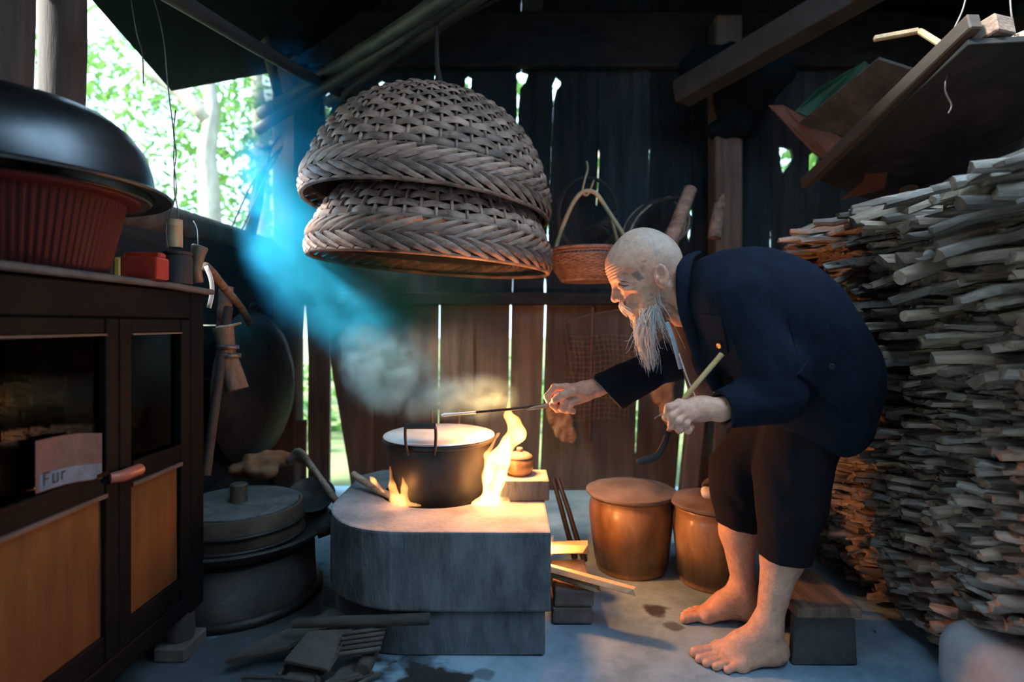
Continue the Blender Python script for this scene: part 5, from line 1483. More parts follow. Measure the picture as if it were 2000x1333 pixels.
# ---- head frame: local -x is the face, +z the crown
HCEN = A(P(1255, 521, 1.42)); HS = .93
_t = math.radians(24)
HR = (Matrix.Rotation(math.radians(-6), 3, 'Z') @ Matrix(((math.cos(_t), 0, -math.sin(_t)), (0, 1, 0), (math.sin(_t), 0, math.cos(_t)))))
HRn = np.array(HR, np.float32)
def hl(p): return ((p - HCEN) @ HRn) / HS            # world -> head local
def hw(q): return Vector(HCEN) + HR @ (Vector(q) * HS)   # head local -> world
def head_sdf():
    s = SDF()
    s.add(_ell((.008, 0, .012), (.090, .075, .090)), 0)
    s.add(_ell((-.040, 0, .018), (.054, .062, .058)), .02)
    s.add(_ell((.055, 0, -.010), (.046, .058, .052)), .03)
    s.add(_ell((-.036, 0, -.050), (.050, .053, .066)), .03)
    s.add(_ell((-.030, 0, -.088), (.048, .046, .036)), .02)
    s.add(_ell((-.066, 0, -.110), (.022, .024, .018)), .02)
    for y in (-1, 1):
        s.add(_ell((-.056, y * .040, -.036), (.026, .020, .018)), .018)
        s.add(_cap((-.080, y * .012, -.004), (-.066, y * .044, -.006), .012, .010), .014)
        s.sub(_ell((-.092, y * .031, -.026), (.017, .019, .012)), .012)
        s.add(_ell((-.073, y * .031, -.026), (.0135, .0155, .0115)), .004)
        s.sub(_ell((-.060, y * .062, -.020), (.020, .012, .022)), .02)          # hollow temple
        s.sub(_ell((-.072, y * .042, -.074), (.018, .012, .022)), .02)          # sunken cheek
    s.add(_cap((-.083, 0, -.012), (-.099, 0, -.046), .0085, .0115), .010)
    s.add(_ell((-.101, 0, -.050), (.0115, .0115, .010)), .006)
    for y in (-1, 1): s.add(_ell((-.090, y * .0125, -.054), (.011, .0075, .008)), .006)
    s.add(_cap((-.088, -.018, -.080), (-.088, .018, -.080), .008), .008)
    s.sub(_cap((-.100, -.020, -.0835), (-.100, .020, -.0835), .0030), .003)
    s.add(_cap((-.085, -.015, -.088), (-.085, .015, -.088), .0075), .006)
    for y in (-1, 1):       # ears
        Re = np.array(Euler((0, math.radians(14), y * math.radians(22))).to_matrix(), np.float32)
        c = np.array((.022, y * .076, -.044), np.float32)
        e = SDF(); e.add(_ell(c, (.0185, .0065, .0315), Re), 0)
        e.add(_ell(c + A((-.004, 0, -.022)), (.009, .0065, .011), Re), .006)
        e.sub(_ell(c + A((-.003, y * .0065, .005)), (.0105, .0085, .0195), Re), .002)
        e.add(_ell(c + A((-.013, y * .001, -.004)), (.005, .006, .008), Re), .003)
        s.add(e, .004)
    # forehead wrinkles, eye bags, cheek lines
    def wr_(p):
        m = np.clip((-.045 - p[:, 0]) / .03, 0, 1) * np.clip((p[:, 2] + .005) / .01, 0, 1) * np.clip((.045 - p[:, 2]) / .01, 0, 1)
        return .0018 * np.sin(p[:, 2] * 820 + np.sin(p[:, 1] * 60)) * m
    s.disp(wr_)
    return s
_head = head_sdf()
def head_w(p): return _head(hl(p)) * HS
head_w.bs = (HCEN, .15)

body = SDF()
body.add(head_w, 0)
# neck and hidden trunk
body.add(_cap(A(hw((.030, 0, -.055))), A(P(1392, 612, 1.43)), .048, .058), .03)
body.add(_cap(A(hw((-.012, 0, -.090))), A(P(1372, 640, 1.43)), .018, .03), .03)
def cord(a, b, r): body.add(_cap(A(a), A(b), r, r), .012)
cord(hw((.03, -.05, -.075)), P(1352, 612, 1.385), .008)
cord(hw((-.01, -.035, -.10)), P(1345, 632, 1.395), .006)
body.add(_cap(A(P(1400, 620, 1.43)), A(P(1520, 680, 1.43)), .085, .10), .05)
body.add(_cap(A(P(1520, 680, 1.43)), A(P(1590, 770, 1.43)), .10, .10), .05)
# arms
body.add(_cap(A(P(1430, 600, 1.30)), A(P(1510, 765, 1.25)), .038, .034), .03)
body.add(_cap(A(P(1510, 765, 1.25)), A(P(1405, 801, 1.225)), .033, .0235), .02)
body.add(_cap(A(P(1405, 620, 1.56)), A(P(1300, 712, 1.58)), .036, .032), .03)
body.add(_cap(A(P(1300, 712, 1.58)), A(P(1165, 757, 1.57)), .031, .0235), .02)
# hands
def finger(pts, r0, r1, k=.004):
    pts = [A(q) for q in pts]; n = len(pts) - 1
    f = SDF()
    for i in range(n):
        a = r0 + (r1 - r0) * i / n; b = r0 + (r1 - r0) * (i + 1) / n
        f.add(_cap(pts[i], pts[i + 1], a, b), .003)
        if 0 < i: f.add(_ell(pts[i], (a * 1.06,) * 3), .003)
    return f
near_f = [
    [P(1327, 789, 1.212), P(1307, 797, 1.198), P(1302, 815, 1.203), P(1312, 824, 1.216)],
    [P(1331, 800, 1.205), P(1312, 813, 1.190), P(1312, 832, 1.196), P(1322, 834, 1.212)],
    [P(1339, 809, 1.203), P(1324, 824, 1.189), P(1327, 840, 1.196), P(1336, 836, 1.212)],
    [P(1350, 814, 1.204), P(1340, 829, 1.194), P(1344, 841, 1.200), P(1350, 834, 1.213)]]
near_t = [P(1368, 800, 1.238), P(1338, 802, 1.243), P(1316, 806, 1.236), P(1303, 804, 1.226)]
hand_n = SDF()
hand_n.add(_cap(A(P(1405, 801, 1.225)), A(P(1380, 800, 1.222)), .0235, .0225), 0)
Rh_ = np.array(Euler((math.radians(-12), math.radians(-14), 0)).to_matrix(), np.float32)
hand_n.add(_ell(A(P(1362, 799, 1.220)), (.040, .0175, .0275), Rh_), .018)
for q in near_f: hand_n.add(_cap(A(P(1378, 800, 1.220)), A(q[0]), .012, .0098), .012)
for q in near_f: hand_n.add(_ell(A(q[0]), (.0105,) * 3), .004)
fn_ = SDF()
for i, q in enumerate(near_f): fn_.add(finger(q, .0098 - .0006 * i, .0078 - .0004 * i), .0012)
hand_n.add(fn_, .004)
hand_n.add(finger(near_t, .0125, .0088), .008)
body.add(hand_n, .012)
far_f = [
    [P(1106, 756, 1.565), P(1083, 757, 1.560), P(1069, 775, 1.555), P(1074, 788, 1.550)],
    [P(1109, 768, 1.548), P(1089, 772, 1.535), P(1080, 791, 1.535), P(1089, 801, 1.548)],
    [P(1116, 776, 1.543), P(1101, 784, 1.528), P(1098, 799, 1.533), P(1106, 803, 1.548)],
    [P(1124, 783, 1.542), P(1114, 790, 1.531), P(1112, 801, 1.536), P(1119, 804, 1.548)]]
far_t = [P(1140, 768, 1.545), P(1118, 764, 1.525), P(1098, 772, 1.518), P(1084, 782, 1.522)]
hand_f = SDF()
hand_f.add(_cap(A(P(1168, 757, 1.57)), A(P(1148, 763, 1.565)), .0235, .0235), 0)
Rf_ = np.array(Euler((0, math.radians(-20), 0)).to_matrix(), np.float32)
hand_f.add(_ell(A(P(1130, 768, 1.558)), (.044, .021, .029), Rf_), .02)
for q in far_f: hand_f.add(_cap(A(P(1142, 766, 1.558)), A(q[0]), .013, .0105), .012)
ff_ = SDF()
for i, q in enumerate(far_f): ff_.add(finger(q, .0112 - .0006 * i, .0090 - .0004 * i), .0012)
hand_f.add(ff_, .004)
hand_f.add(finger(far_t, .0135, .0100), .006)
body.add(hand_f, .012)
# legs
def leg(hip, knee, calf, ankle):
    body.add(_cap(A(hip), A(knee), .065, .048), .04)
    body.add(_cap(A(knee), A(calf), .047, .044), .03)
    body.add(_cap(A(calf), A(ankle), .0435, .029), .02)
leg(P(1590, 800, 1.39), P(1537, 960, 1.36), P(1526, 1085, 1.35), P(1503, 1212, 1.34))
leg(P(1560, 800, 1.48), P(1432, 935, 1.53), P(1440, 1040, 1.535), P(1452, 1140, 1.535))
body.add(_ell(A(P(1540, 1070, 1.36)), (.032, .035, .06)), .03)
body.add(_ell(A(P(1452, 1035, 1.545)), (.03, .034, .055)), .03)
def foot(heel, toes, ankle, mid, side):
    f = SDF()
    hx = A(heel)
    f.add(_ell(hx + A((-.004, 0, .031)), (.034, .028, .031)), 0)
    f.add(_cap(A(ankle), hx + A((-.012, 0, .045)), .029, .030), .02)
    ball1, ball5 = A(toes[0][1]), A(toes[4][1])
    f.add(_cap(hx + A((-.02, 0, .03)), ball5 + A((.0, 0, .002)), .024, .0155), .02)
    f.add(_cap(hx + A((-.03, 0, .045)), ball1 + A((.0, 0, .004)), .026, .019), .025)
    f.add(_cap(A(ankle) + A((-.012, 0, -.012)), A(mid), .028, .022), .03)
    f.add(_cap(A(mid), (ball1 + ball5) / 2 + A((0, 0, .006)), .022, .016), .025)
    f.add(_cap(ball1, ball5, .0165, .0135), .015)
    for y in (-1, 1): f.add(_ell(A(ankle) + A((.0, y * .026, -.012)), (.011, .009, .012)), .012)   # ankle bones
    tt = SDF()
    for i, (tip, base) in enumerate(toes):
        r = (.0135, .0098, .0092, .0088, .0085)[i]
        m = (A(tip) * .45 + A(base) * .55) + A((0, 0, .003))
        tt.add(_cap(A(base), m, r * .95, r * .85), .002); tt.add(_cap(m, A(tip), r * .85, r), .003)
    f.add(tt, .006)
    f.cut(lambda p: .0015 - p[:, 2], .004)
    # tendons on the instep
    body.add(f, .012)
nz_ = .012
toes_n = [((.441, 1.366, .013), (.497, 1.368, .017)), ((.442, 1.343, .0105), (.490, 1.348, .014)), ((.453, 1.326, .010), (.497, 1.334, .013)), ((.470, 1.312, .0095), (.510, 1.322, .012)), ((.493, 1.301, .009), (.528, 1.312, .0115))]
foot((.622, 1.340, 0), toes_n, P(1502, 1216, 1.34), (.545, 1.350, .043), 1)
toes_f = [((.463, 1.522, .013), (.520, 1.525, .017)), ((.467, 1.545, .0105), (.515, 1.545, .014)), ((.478, 1.560, .010), (.520, 1.557, .013)), ((.492, 1.573, .0095), (.530, 1.567, .012)), ((.510, 1.584, .009), (.545, 1.575, .0115))]
foot((.650, 1.535, 0), toes_f, P(1452, 1145, 1.535), (.570, 1.540, .048), -1)
_bn = vnoise(45, 4); _bn2 = vnoise(160, 8)
body.disp(lambda p: _bn(p) * .0012 + _bn2(p) * .0004)

def skin_mat():
    m = bpy.data.materials.new('skin'); m.use_nodes = True
    nt = m.node_tree; N = nt.nodes; L = nt.links; b = N['Principled BSDF']
    at = N.new('ShaderNodeAttribute'); at.attribute_name = 'tone'
    tc = N.new('ShaderNodeTexCoord'); nz = N.new('ShaderNodeTexNoise'); nz.inputs['Scale'].default_value = 70; nz.inputs['Detail'].default_value = 8; nz.inputs['Roughness'].default_value = .65
    L.new(tc.outputs['Object'], nz.inputs['Vector'])
    mr = N.new('ShaderNodeMapRange'); mr.inputs[1].default_value = .35; mr.inputs[2].default_value = .65; mr.inputs[3].default_value = .82; mr.inputs[4].default_value = 1.10
    L.new(nz.outputs['Fac'], mr.inputs[0])
    hs = N.new('ShaderNodeHueSaturation'); L.new(at.outputs['Color'], hs.inputs['Color']); L.new(mr.outputs[0], hs.inputs['Value'])
    L.new(hs.outputs[0], b.inputs['Base Color'])
    b.inputs['Roughness'].default_value = .48; b.inputs['Specular IOR Level'].default_value = .4
    b.inputs['Subsurface Weight'].default_value = .15; b.inputs['Subsurface Radius'].default_value = (1, .35, .2); b.inputs['Subsurface Scale'].default_value = .006
    n2 = N.new('ShaderNodeTexNoise'); n2.inputs['Scale'].default_value = 260; n2.inputs['Detail'].default_value = 3; L.new(tc.outputs['Object'], n2.inputs['Vector'])
    bp = N.new('ShaderNodeBump'); bp.inputs['Strength'].default_value = .5; bp.inputs['Distance'].default_value = .0025
    L.new(n2.outputs['Fac'], bp.inputs['Height']); L.new(bp.outputs[0], b.inputs['Normal'])
    return m
M['skin'] = skin_mat()
def paint(me, V):
    n = len(V); base = np.tile(np.array((.70, .40, .27)), (n, 1))
    p = V.astype(np.float32); q = hl(p)
    def blend(mask, col):
        nonlocal base
        base = base * (1 - mask[:, None]) + np.array(col) * mask[:, None]
    sm = lambda x: np.clip(x, 0, 1) ** 2 * (3 - 2 * np.clip(x, 0, 1))
    head = (np.linalg.norm(q, axis=1) < .2)
    nn1 = vnoise(30, 3)(q * 3); 
    sc = sm((q[:, 2] - .012 + q[:, 0] * .55 + nn1 * .012) / .05) * head * sm((.105 - np.abs(q[:, 0])) / .02 + .6)
    blend(sc * .5, (.60, .46, .37))
    side = head * sm((q[:, 0] - .0 + nn1 * .01) / .04) * sm((q[:, 2] + .06) / .04)
    blend(side * .6, (.42, .34, .29))
    # grey plaster patch at the temple on the near side
    d = np.maximum(np.abs((q[:, 0] + .030) + .35 * (q[:, 2] + .020)) / .009, np.abs(q[:, 2] + .020) / .014)
    d = d + vnoise(200, 9)(q) * .16
    blend(np.clip((1.05 - d) / .25, 0, 1) * (q[:, 1] < -.03) * head * .8, (.11, .105, .11))
    # lid line and brow
    lid = np.exp(-(((q[:, 2] + .031 + .10 * np.abs(np.abs(q[:, 1]) - .031)) / .0018) ** 2)) * head * (q[:, 0] < -.066) * (np.abs(np.abs(q[:, 1]) - .031) < .017)
    blend(np.clip(lid, 0, 1) * .95, (.05, .025, .02))
    # freckles
    fr = np.clip((vnoise(260, 15)(q) - .33) / .12, 0, 1) * head * (q[:, 0] < .02) * (q[:, 2] < .01)
    blend(fr * .4, (.25, .12, .07))
    red = np.zeros(n)
    for c, r in ((hw((-.06, -.04, -.045)), .03), (hw((.022, -.08, -.044)), .035), (P(1335, 812, 1.205), .04), (P(1100, 785, 1.545), .05)):
        red = np.maximum(red, np.exp(-(np.linalg.norm(p - A(c), axis=1) / r) ** 2))
    red = np.maximum(red, np.clip((.05 - p[:, 2]) / .05, 0, 1) * .7)
    blend(red * .45, (.78, .36, .26))
    # nails
    for tip, base_ in toes_n + toes_f:
        t = A(tip); dd = np.linalg.norm((p - (t + A((-.004, 0, .008)))) / A((.007, .006, .004)), axis=1)
        blend((dd < 1) * .6, (.8, .6, .5))
    blend(np.clip((p[:, 2] < .006) * 1.0, 0, 1) * .6, (.18, .13, .10))
    ca = me.color_attributes.new('tone', 'FLOAT_COLOR', 'POINT')
    ca.data.foreach_set('color', np.concatenate([base, np.ones((n, 1))], 1).astype(np.float32).ravel())
bme, bV = sdf_mesh('body', body, (.03, 1.10, -.012), (.86, 1.66, 1.06), .0023, margin=.004)
paint(bme, bV)
bo = obj('body', bme, M['skin'], man)
bo['label'] = 'tanned bald man with bare feet and shins'

# ---- clothing
jk = SDF()
def capy(px, py, hw_, r, yc=1.43):
    c = A(P(px, py, yc)); return _cap(c + A((0, -hw_, 0)), c + A((0, hw_, 0)), r)
jk.add(capy(1415, 585, .070, .112), 0)
jk.add(capy(1470, 598, .075, .128), .06)
jk.add(capy(1518, 645, .065, .140), .06)
jk.add(capy(1562, 715, .055, .142), .06)
jk.add(capy(1572, 762, .050, .130), .06)
jk.add(_ell(A(P(1405, 668, 1.37)), (.065, .085, .105), np.array(Euler((0, math.radians(25), 0)).to_matrix())), .05)
# tail that swings down behind
jk.add(_ell(A(P(1600, 832, 1.41)), (.090, .15, .085), np.array(Euler((0, math.radians(28), 0)).to_matrix())), .05)
# hem cut: plane through (1515,822)-(1650,897)
h0, h1 = A(P(1512, 824, 1.30)), A(P(1652, 905, 1.30)); tdir = h1 - h0
hn = A((-tdir[2] * -1, 0, 0)); hn = np.array((tdir[2], 0, -tdir[0]), np.float32); hn /= np.linalg.norm(hn)
if hn[2] > 0: hn = -hn
jk.cut(lambda p: (p - h0) @ hn, .005)
# open front: hollow out towards the chest
jk.sub(_ell(A(P(1345, 700, 1.47)), (.075, .105, .13), np.array(Euler((0, math.radians(28), 0)).to_matrix())), .02)
jk.sub(_cap(A(P(1285, 575, 1.42)), A(P(1362, 604, 1.425)), .050, .060), .015)
# hollow from below
jk.sub(_cap(A(P(1590, 850, 1.43)) + A((0, -.05, 0)), A(P(1590, 850, 1.43)) + A((0, .05, 0)), .085), .02)
slv = SDF()
slv.add(_cap(A(P(1432, 590, 1.31)), A(P(1500, 715, 1.262)), .082, .072), 0)
slv.add(_cap(A(P(1500, 715, 1.262)), A(P(1512, 768, 1.25)), .070, .062), .03)
slv.add(_cap(A(P(1512, 770, 1.25)), A(P(1410, 800, 1.225)), .062, .040), .02)
cd = A(P(1410, 800, 1.225)) - A(P(1512, 770, 1.25)); cd /= np.linalg.norm(cd)
c0 = A(P(1411, 800, 1.225))
slv.cut(lambda p: np.where(p[:, 0] < .62, (p - c0) @ cd, -1.0).astype(np.float32), .002)
slv.sub(_cap(A(P(1475, 782, 1.24)), A(P(1395, 804, 1.22)), .030, .034), .004)
sf = SDF()
sf.add(_cap(A(P(1402, 612, 1.555)), A(P(1310, 705, 1.58)), .075, .050), 0)
sf.add(_cap(A(P(1310, 705, 1.58)), A(P(1180, 760, 1.57)), .052, .047), .03)
sf.add(_cap(A(P(1260, 740, 1.575)), A(P(1208, 782, 1.57)), .035, .024), .03)
cf = A(P(1186, 770, 1.57)); cfd = A((-.80, 0, -.60)); cfd = A(P(1157, 738, 1.57)) * 0 + A((-.83, 0, -.10)); 
e0_, e1_ = A(P(1158, 738, 1.57)), A(P(1216, 800, 1.57)); td = e1_ - e0_; cfd = np.array((-abs(td[2]), 0, -abs(td[0])), np.float32); cfd = np.array((td[2], 0, -td[0]), np.float32); cfd /= np.linalg.norm(cfd)
if cfd[0] > 0: cfd = -cfd
sf.cut(lambda p: np.where(p[:, 0] < .33, (p - e0_) @ cfd, -1.0).astype(np.float32), .002)
sf.sub(_cap(A(P(1235, 735, 1.575)), A(P(1160, 762, 1.568)), .032, .038), .004)
jk.add(slv, .028); jk.add(sf, .03)
# folds
def folds(p):
    f = np.zeros(len(p), np.float32)
    def crease(a, b, w_, depth):
        nonlocal f
        a, b = A(a), A(b); ba = b - a
        t = np.clip(((p - a) @ ba) / float(ba @ ba), 0, 1)
        d = np.linalg.norm(p - a - t[:, None] * ba, axis=1)
        f = f + depth * np.exp(-(d / w_) ** 2) * np.sin(np.pi * np.clip(t, .05, .95)) ** .5
    crease(P(1505, 690, 1.19), P(1545, 760, 1.17), .016, .006)
    crease(P(1470, 770, 1.18), P(1545, 775, 1.18), .009, .009)
    crease(P(1440, 740, 1.20), P(1530, 800, 1.17), .010, .006)
    crease(P(1420, 560, 1.23), P(1440, 640, 1.22), .010, .006)
    crease(P(1400, 560, 1.24), P(1395, 600, 1.25), .010, .005)
    crease(P(1510, 555, 1.25), P(1535, 640, 1.23), .012, .008)
    crease(P(1535, 640, 1.23), P(1560, 740, 1.22), .016, .006)
    crease(P(1425, 640, 1.22), P(1460, 740, 1.20), .013, .008)
    crease(P(1560, 620, 1.24), P(1640, 700, 1.25), .018, .004)
    crease(P(1250, 715, 1.53), P(1300, 735, 1.53), .012, .006)
    crease(P(1230, 745, 1.53), P(1300, 720, 1.53), .010, .004)
    return f
_fn = vnoise(24, 31); _fn2 = vnoise(55, 17)
_fs = A((1, .6, .7)); _fs2 = A((1, .7, .6))
jk.disp(lambda p: folds(p) * 1.15 + _fn(p * _fs) * .0065 + _fn2(p * _fs2) * .003)
jme, _ = sdf_mesh('jacket', jk, (.10, 1.10, .42), (.96, 1.70, 1.05), .0036, margin=.02)
jo = obj('jacket', jme, M['navy'], man); jo['label'] = 'navy cotton work jacket'

jk_plain = SDF(); jk_plain.ops = jk.ops[:-1]
def hit(fn, px, py, d0=1.05, off=.002):
    o = np.array((0, 0, EYE)); d = np.array(P(px, py, 1.0)) - o; dn = d / np.linalg.norm(d)
    t = d0 * np.linalg.norm(d)
    for _ in range(60):
        v = float((jk_plain if fn is jk and _ < 14 else fn)((o + dn * t)[None].astype(np.float32))[0])
        if v < .0008: 
            if _ >= 14: break
        if v > 1: v = .05
        t += max(v * .8, -.01) if abs(v) > .0008 else 0
    q = (o + dn * t).astype(np.float32)
    e = .004; g = np.array([float(fn((q + np.eye(3, dtype=np.float32)[k] * e)[None])[0] - fn((q - np.eye(3, dtype=np.float32)[k] * e)[None])[0]) for k in range(3)]); g /= np.linalg.norm(g) + 1e-9
    return Vector(q) + Vector(g) * off, Vector(g)
def patch(name, poly, m, parent, fn, th=.0025, n=7):
    """a cloth flap lying on the surface: poly = 4 corners (px), bilinear"""
    a, b, c, d = [Vector((x, y)) for x, y in poly]
    top, bot = [], []
    for i in range(n + 1):
        for j in range(n + 1):
            u, v = i / n, j / n
            q = (a * (1 - u) + b * u) * (1 - v) + (d * (1 - u) + c * u) * v
            p, g = hit(fn, q.x, q.y, off=.0008); top.append(p + g * th); bot.append(p - g * .002)
    vv = top + bot; ff = []; k = (n + 1) ** 2
    for i in range(n):
        for j in range(n):
            q = i * (n + 1) + j
            ff.append((q, q + 1, q + n + 2, q + n + 1)); ff.append(tuple(x + k for x in (q, q + n + 1, q + n + 2, q + 1)))
    ring = [i * (n + 1) for i in range(n)] + [n * (n + 1) + j for j in range(n)] + [(n - i) * (n + 1) + n for i in range(n)] + [n - j for j in range(n)]
    for x, y in zip(ring, ring[1:] + ring[:1]): ff.append((x, x + k, y + k, y))
    return build(name, MB().add(vv, ff), m, parent, smooth=True, angle=.9)
patch('pocket', [(1556, 735), (1612, 650), (1690, 740), (1664, 822)], M['navy'], jo, jk, .003)
patch('pocket_flap', [(1556, 730), (1616, 636), (1644, 662), (1596, 760)], M['navy'], jo, jk, .007)
patch('pocket_flap', [(1372, 612), (1410, 618), (1424, 690), (1390, 690)], M['navy'], jo, jk, .003)
def seam(pts):
    q = [Vector((a, b, 0)) for a, b in pts]; q = bez(q, 14)
    mb = MB(); mb.tube([hit(jk, v.x, v.y, off=.0006)[0] for v in q], .0016, 6); build('seam', mb, M['navy'], jo, smooth=True)
seam([(1412, 500), (1400, 545), (1398, 590), (1418, 640), (1446, 700)]); seam([(1345, 540), (1372, 552), (1400, 556)]); seam([(1545, 612), (1590, 645), (1640, 664)]); seam([(1525, 560), (1545, 640), (1565, 735)])
M['brass'] = mat('brass_button', (.55, .36, .10), (.7, .48, .16), .35, 10, metal=.8)
M['blackp'] = mat('black_button', (.02, .02, .02), (.04, .04, .04), .3, 10)
for (px, py, m) in ((1410, 673, 'brass'), (1621, 715, 'blackp')):
    p, g = hit(jk, px, py, off=.008); q = g.to_track_quat('Z', 'Y').to_matrix()
    mb = MB(); mb.lathe(p, [(0, 0), (.0065, 0), (.0065, .0025), (.0052, .003), (.003, .0018), (0, .0018)], 16, rot=q); build('button', mb, M[m], jo, smooth=True)
# collar and lapel
def ribbon(name, pts, w_, th, m, parent, up=None, n=30, smooth=True):
    mb = MB(); q = bez(pts, n); mb.tube(q, [w_] * len(q), 10, flat=th / w_, up=up); return build(name, mb, M[m], parent, smooth=smooth)
ribbon('collar', [P(1358, 496, 1.45), P(1341, 508, 1.375), P(1334, 545, 1.348), P(1337, 600, 1.345), P(1352, 650, 1.335), P(1372, 705, 1.325), P(1405, 760, 1.31)], .017, .007, 'navy', jo, up=(1, 0, .3))
ribbon('lining', [P(1350, 660, 1.355), P(1368, 705, 1.35), P(1392, 748, 1.345), P(1405, 770, 1.34)], .011, .006, 'ash', jo, up=(1, 0, .2))

# inner garments
inn = SDF()
inn.add(_ell(A(P(1370, 640, 1.44)), (.058, .085, .08)), 0)
inn.add(_cap(A(P(1355, 640, 1.45)), A(P(1400, 740, 1.44)), .055, .075), .04)
inn.sub(_cap(A(P(1285, 575, 1.42)), A(P(1350, 600, 1.425)), .046, .054), .01)
_in = vnoise(50, 3); inn.disp(lambda p: _in(p * A((1.2, 1, .4))) * .004)
ime, _ = sdf_mesh('undershirt', inn, (.30, 1.28, .50), (.62, 1.60, .92), .0045, margin=.01)
io = obj('undershirt', ime, M['navy_in'], man); io['label'] = 'brown inner garment'
M['shirt'] = mat('pale_blue_shirt', (.30, .36, .46), (.42, .48, .58), .85, 30)
ribbon('shirt_edge', [P(1302, 630, 1.37), P(1312, 655, 1.36), P(1322, 690, 1.36), P(1330, 720, 1.37)], .006, .004, 'shirt', io, up=(1, 0, 0))
ribbon('cord', [P(1326, 690, 1.355), P(1345, 745, 1.345), P(1368, 795, 1.34)], .0018, .0018, 'ash', io)

# trousers
tr = SDF()
tr.add(_cap(A(P(1595, 770, 1.40)), A(P(1545, 925, 1.365)), .100, .080), 0)
tr.add(_cap(A(P(1545, 925, 1.365)), A(P(1545, 985, 1.36)), .079, .072), .03)
tr.add(_cap(A(P(1543, 985, 1.36)), A(P(1530, 1100, 1.35)), .071, .060), .03)
tl = SDF()
tl.add(_cap(A(P(1565, 775, 1.48)), A(P(1440, 915, 1.53)), .095, .066), 0)
tl.add(_cap(A(P(1440, 915, 1.53)), A(P(1440, 960, 1.535)), .066, .064), .03)
tl.add(_cap(A(P(1440, 960, 1.535)), A(P(1443, 1045, 1.54)), .063, .056), .03)
z_n = float(P(1530, 1091, 1.35).z); z_f = float(P(1445, 1029, 1.535).z)
tr.cut(lambda p: (z_n - p[:, 2] - (p[:, 0] - .64) * .10).astype(np.float32), .002)
tl.cut(lambda p: (z_f - p[:, 2] - (p[:, 0] - .61) * .18).astype(np.float32), .002)
tr.sub(_cap(A(P(1526, 1075, 1.35)), A(P(1524, 1130, 1.35)), .044, .050), .003)
tl.sub(_cap(A(P(1442, 1015, 1.538)), A(P(1444, 1080, 1.54)), .042, .046), .003)
pants = SDF(); pants.add(tr, 0); pants.add(tl, .03); pants.add(_ell(A(P(1590, 760, 1.43)), (.10, .12, .09)), .04)
def pf(p):
    f = np.zeros(len(p), np.float32)
    def crease(a, b, w_, depth):
        nonlocal f
        a, b = A(a), A(b); ba = b - a
        t = np.clip(((p - a) @ ba) / float(ba @ ba), 0, 1)
        f = f + depth * np.exp(-(np.linalg.norm(p - a - t[:, None] * ba, axis=1) / w_) ** 2)
    crease(P(1482, 1015, 1.30), P(1540, 1000, 1.285), .012, .010)
    crease(P(1485, 1045, 1.31), P(1520, 1030, 1.29), .010, .007)
    crease(P(1395, 950, 1.48), P(1440, 985, 1.47), .012, .006)
    crease(P(1490, 870, 1.30), P(1545, 980, 1.29), .016, .005)
    crease(P(1570, 850, 1.29), P(1560, 1000, 1.29), .018, .004)
    crease(P(1500, 840, 1.32), P(1520, 930, 1.29), .012, .004)
    return f
_pn = vnoise(34, 12); pants.disp(lambda p: pf(p) + _pn(p * A((1.3, 1, .5))) * .004)
pme, _ = sdf_mesh('trousers', pants, (.48, 1.20, .18), (.92, 1.68, .78), .0036, margin=.012)
po = obj('trousers', pme, M['trouser'], man); po['label'] = 'dark cropped cotton trousers'

# lid lines and crow's feet on the near side
M['lash'] = mat('dark_lash', (.03, .018, .014), (.05, .03, .022), .7, 30)
def face_line(name, pts, r):
    q = bez([Vector((a, b, 0)) for a, b in pts], 8)
    mb = MB(); mb.tube([hit(head_w, v.x, v.y, d0=1.2, off=.0001)[0] for v in q], np.interp(np.linspace(0, 1, 9), [0, .4, 1], [r * .5, r, r * .4]), 6); build(name, mb, M['lash'], man, smooth=True)
face_line('eye', [(1207, 554), (1214, 558), (1222, 559), (1229, 557)], .0016)
face_line('eye_crease', [(1208, 548), (1215, 550), (1224, 551), (1231, 553)], .0008)
# ---- beard, moustache, brows
rb = random.Random(4)
def hair_mesh(strands, r0):
    V, F = [], []
    for pts in strands:
        q = bez(pts, 7); n0 = len(V); m = len(q)
        ax = Vector((rb.gauss(0, 1), rb.gauss(0, 1), .1)).normalized()
        for i, p in enumerate(q):
            r = r0 * (1 - .75 * i / (m - 1)); t = (q[min(i + 1, m - 1)] - q[max(i - 1, 0)]).normalized()
            u = t.cross(ax).normalized(); v = t.cross(u)
            for k in range(3):
                a = 2.094 * k; V.append(p + u * (r * math.cos(a)) + v * (r * math.sin(a)))
        for i in range(m - 1):
            for k in range(3): F.append((n0 + i * 3 + k, n0 + i * 3 + (k + 1) % 3, n0 + i * 3 + 3 + (k + 1) % 3, n0 + i * 3 + 3 + k))
    return new_mesh('hair', V, F, True)
def hair_mat():
    m = mat('white_beard', (.66, .62, .58), (.86, .83, .80), .55, 60)
    return m
M['beard'] = hair_mat()
strands = []
tipc = P(1270, 682, 1.405)
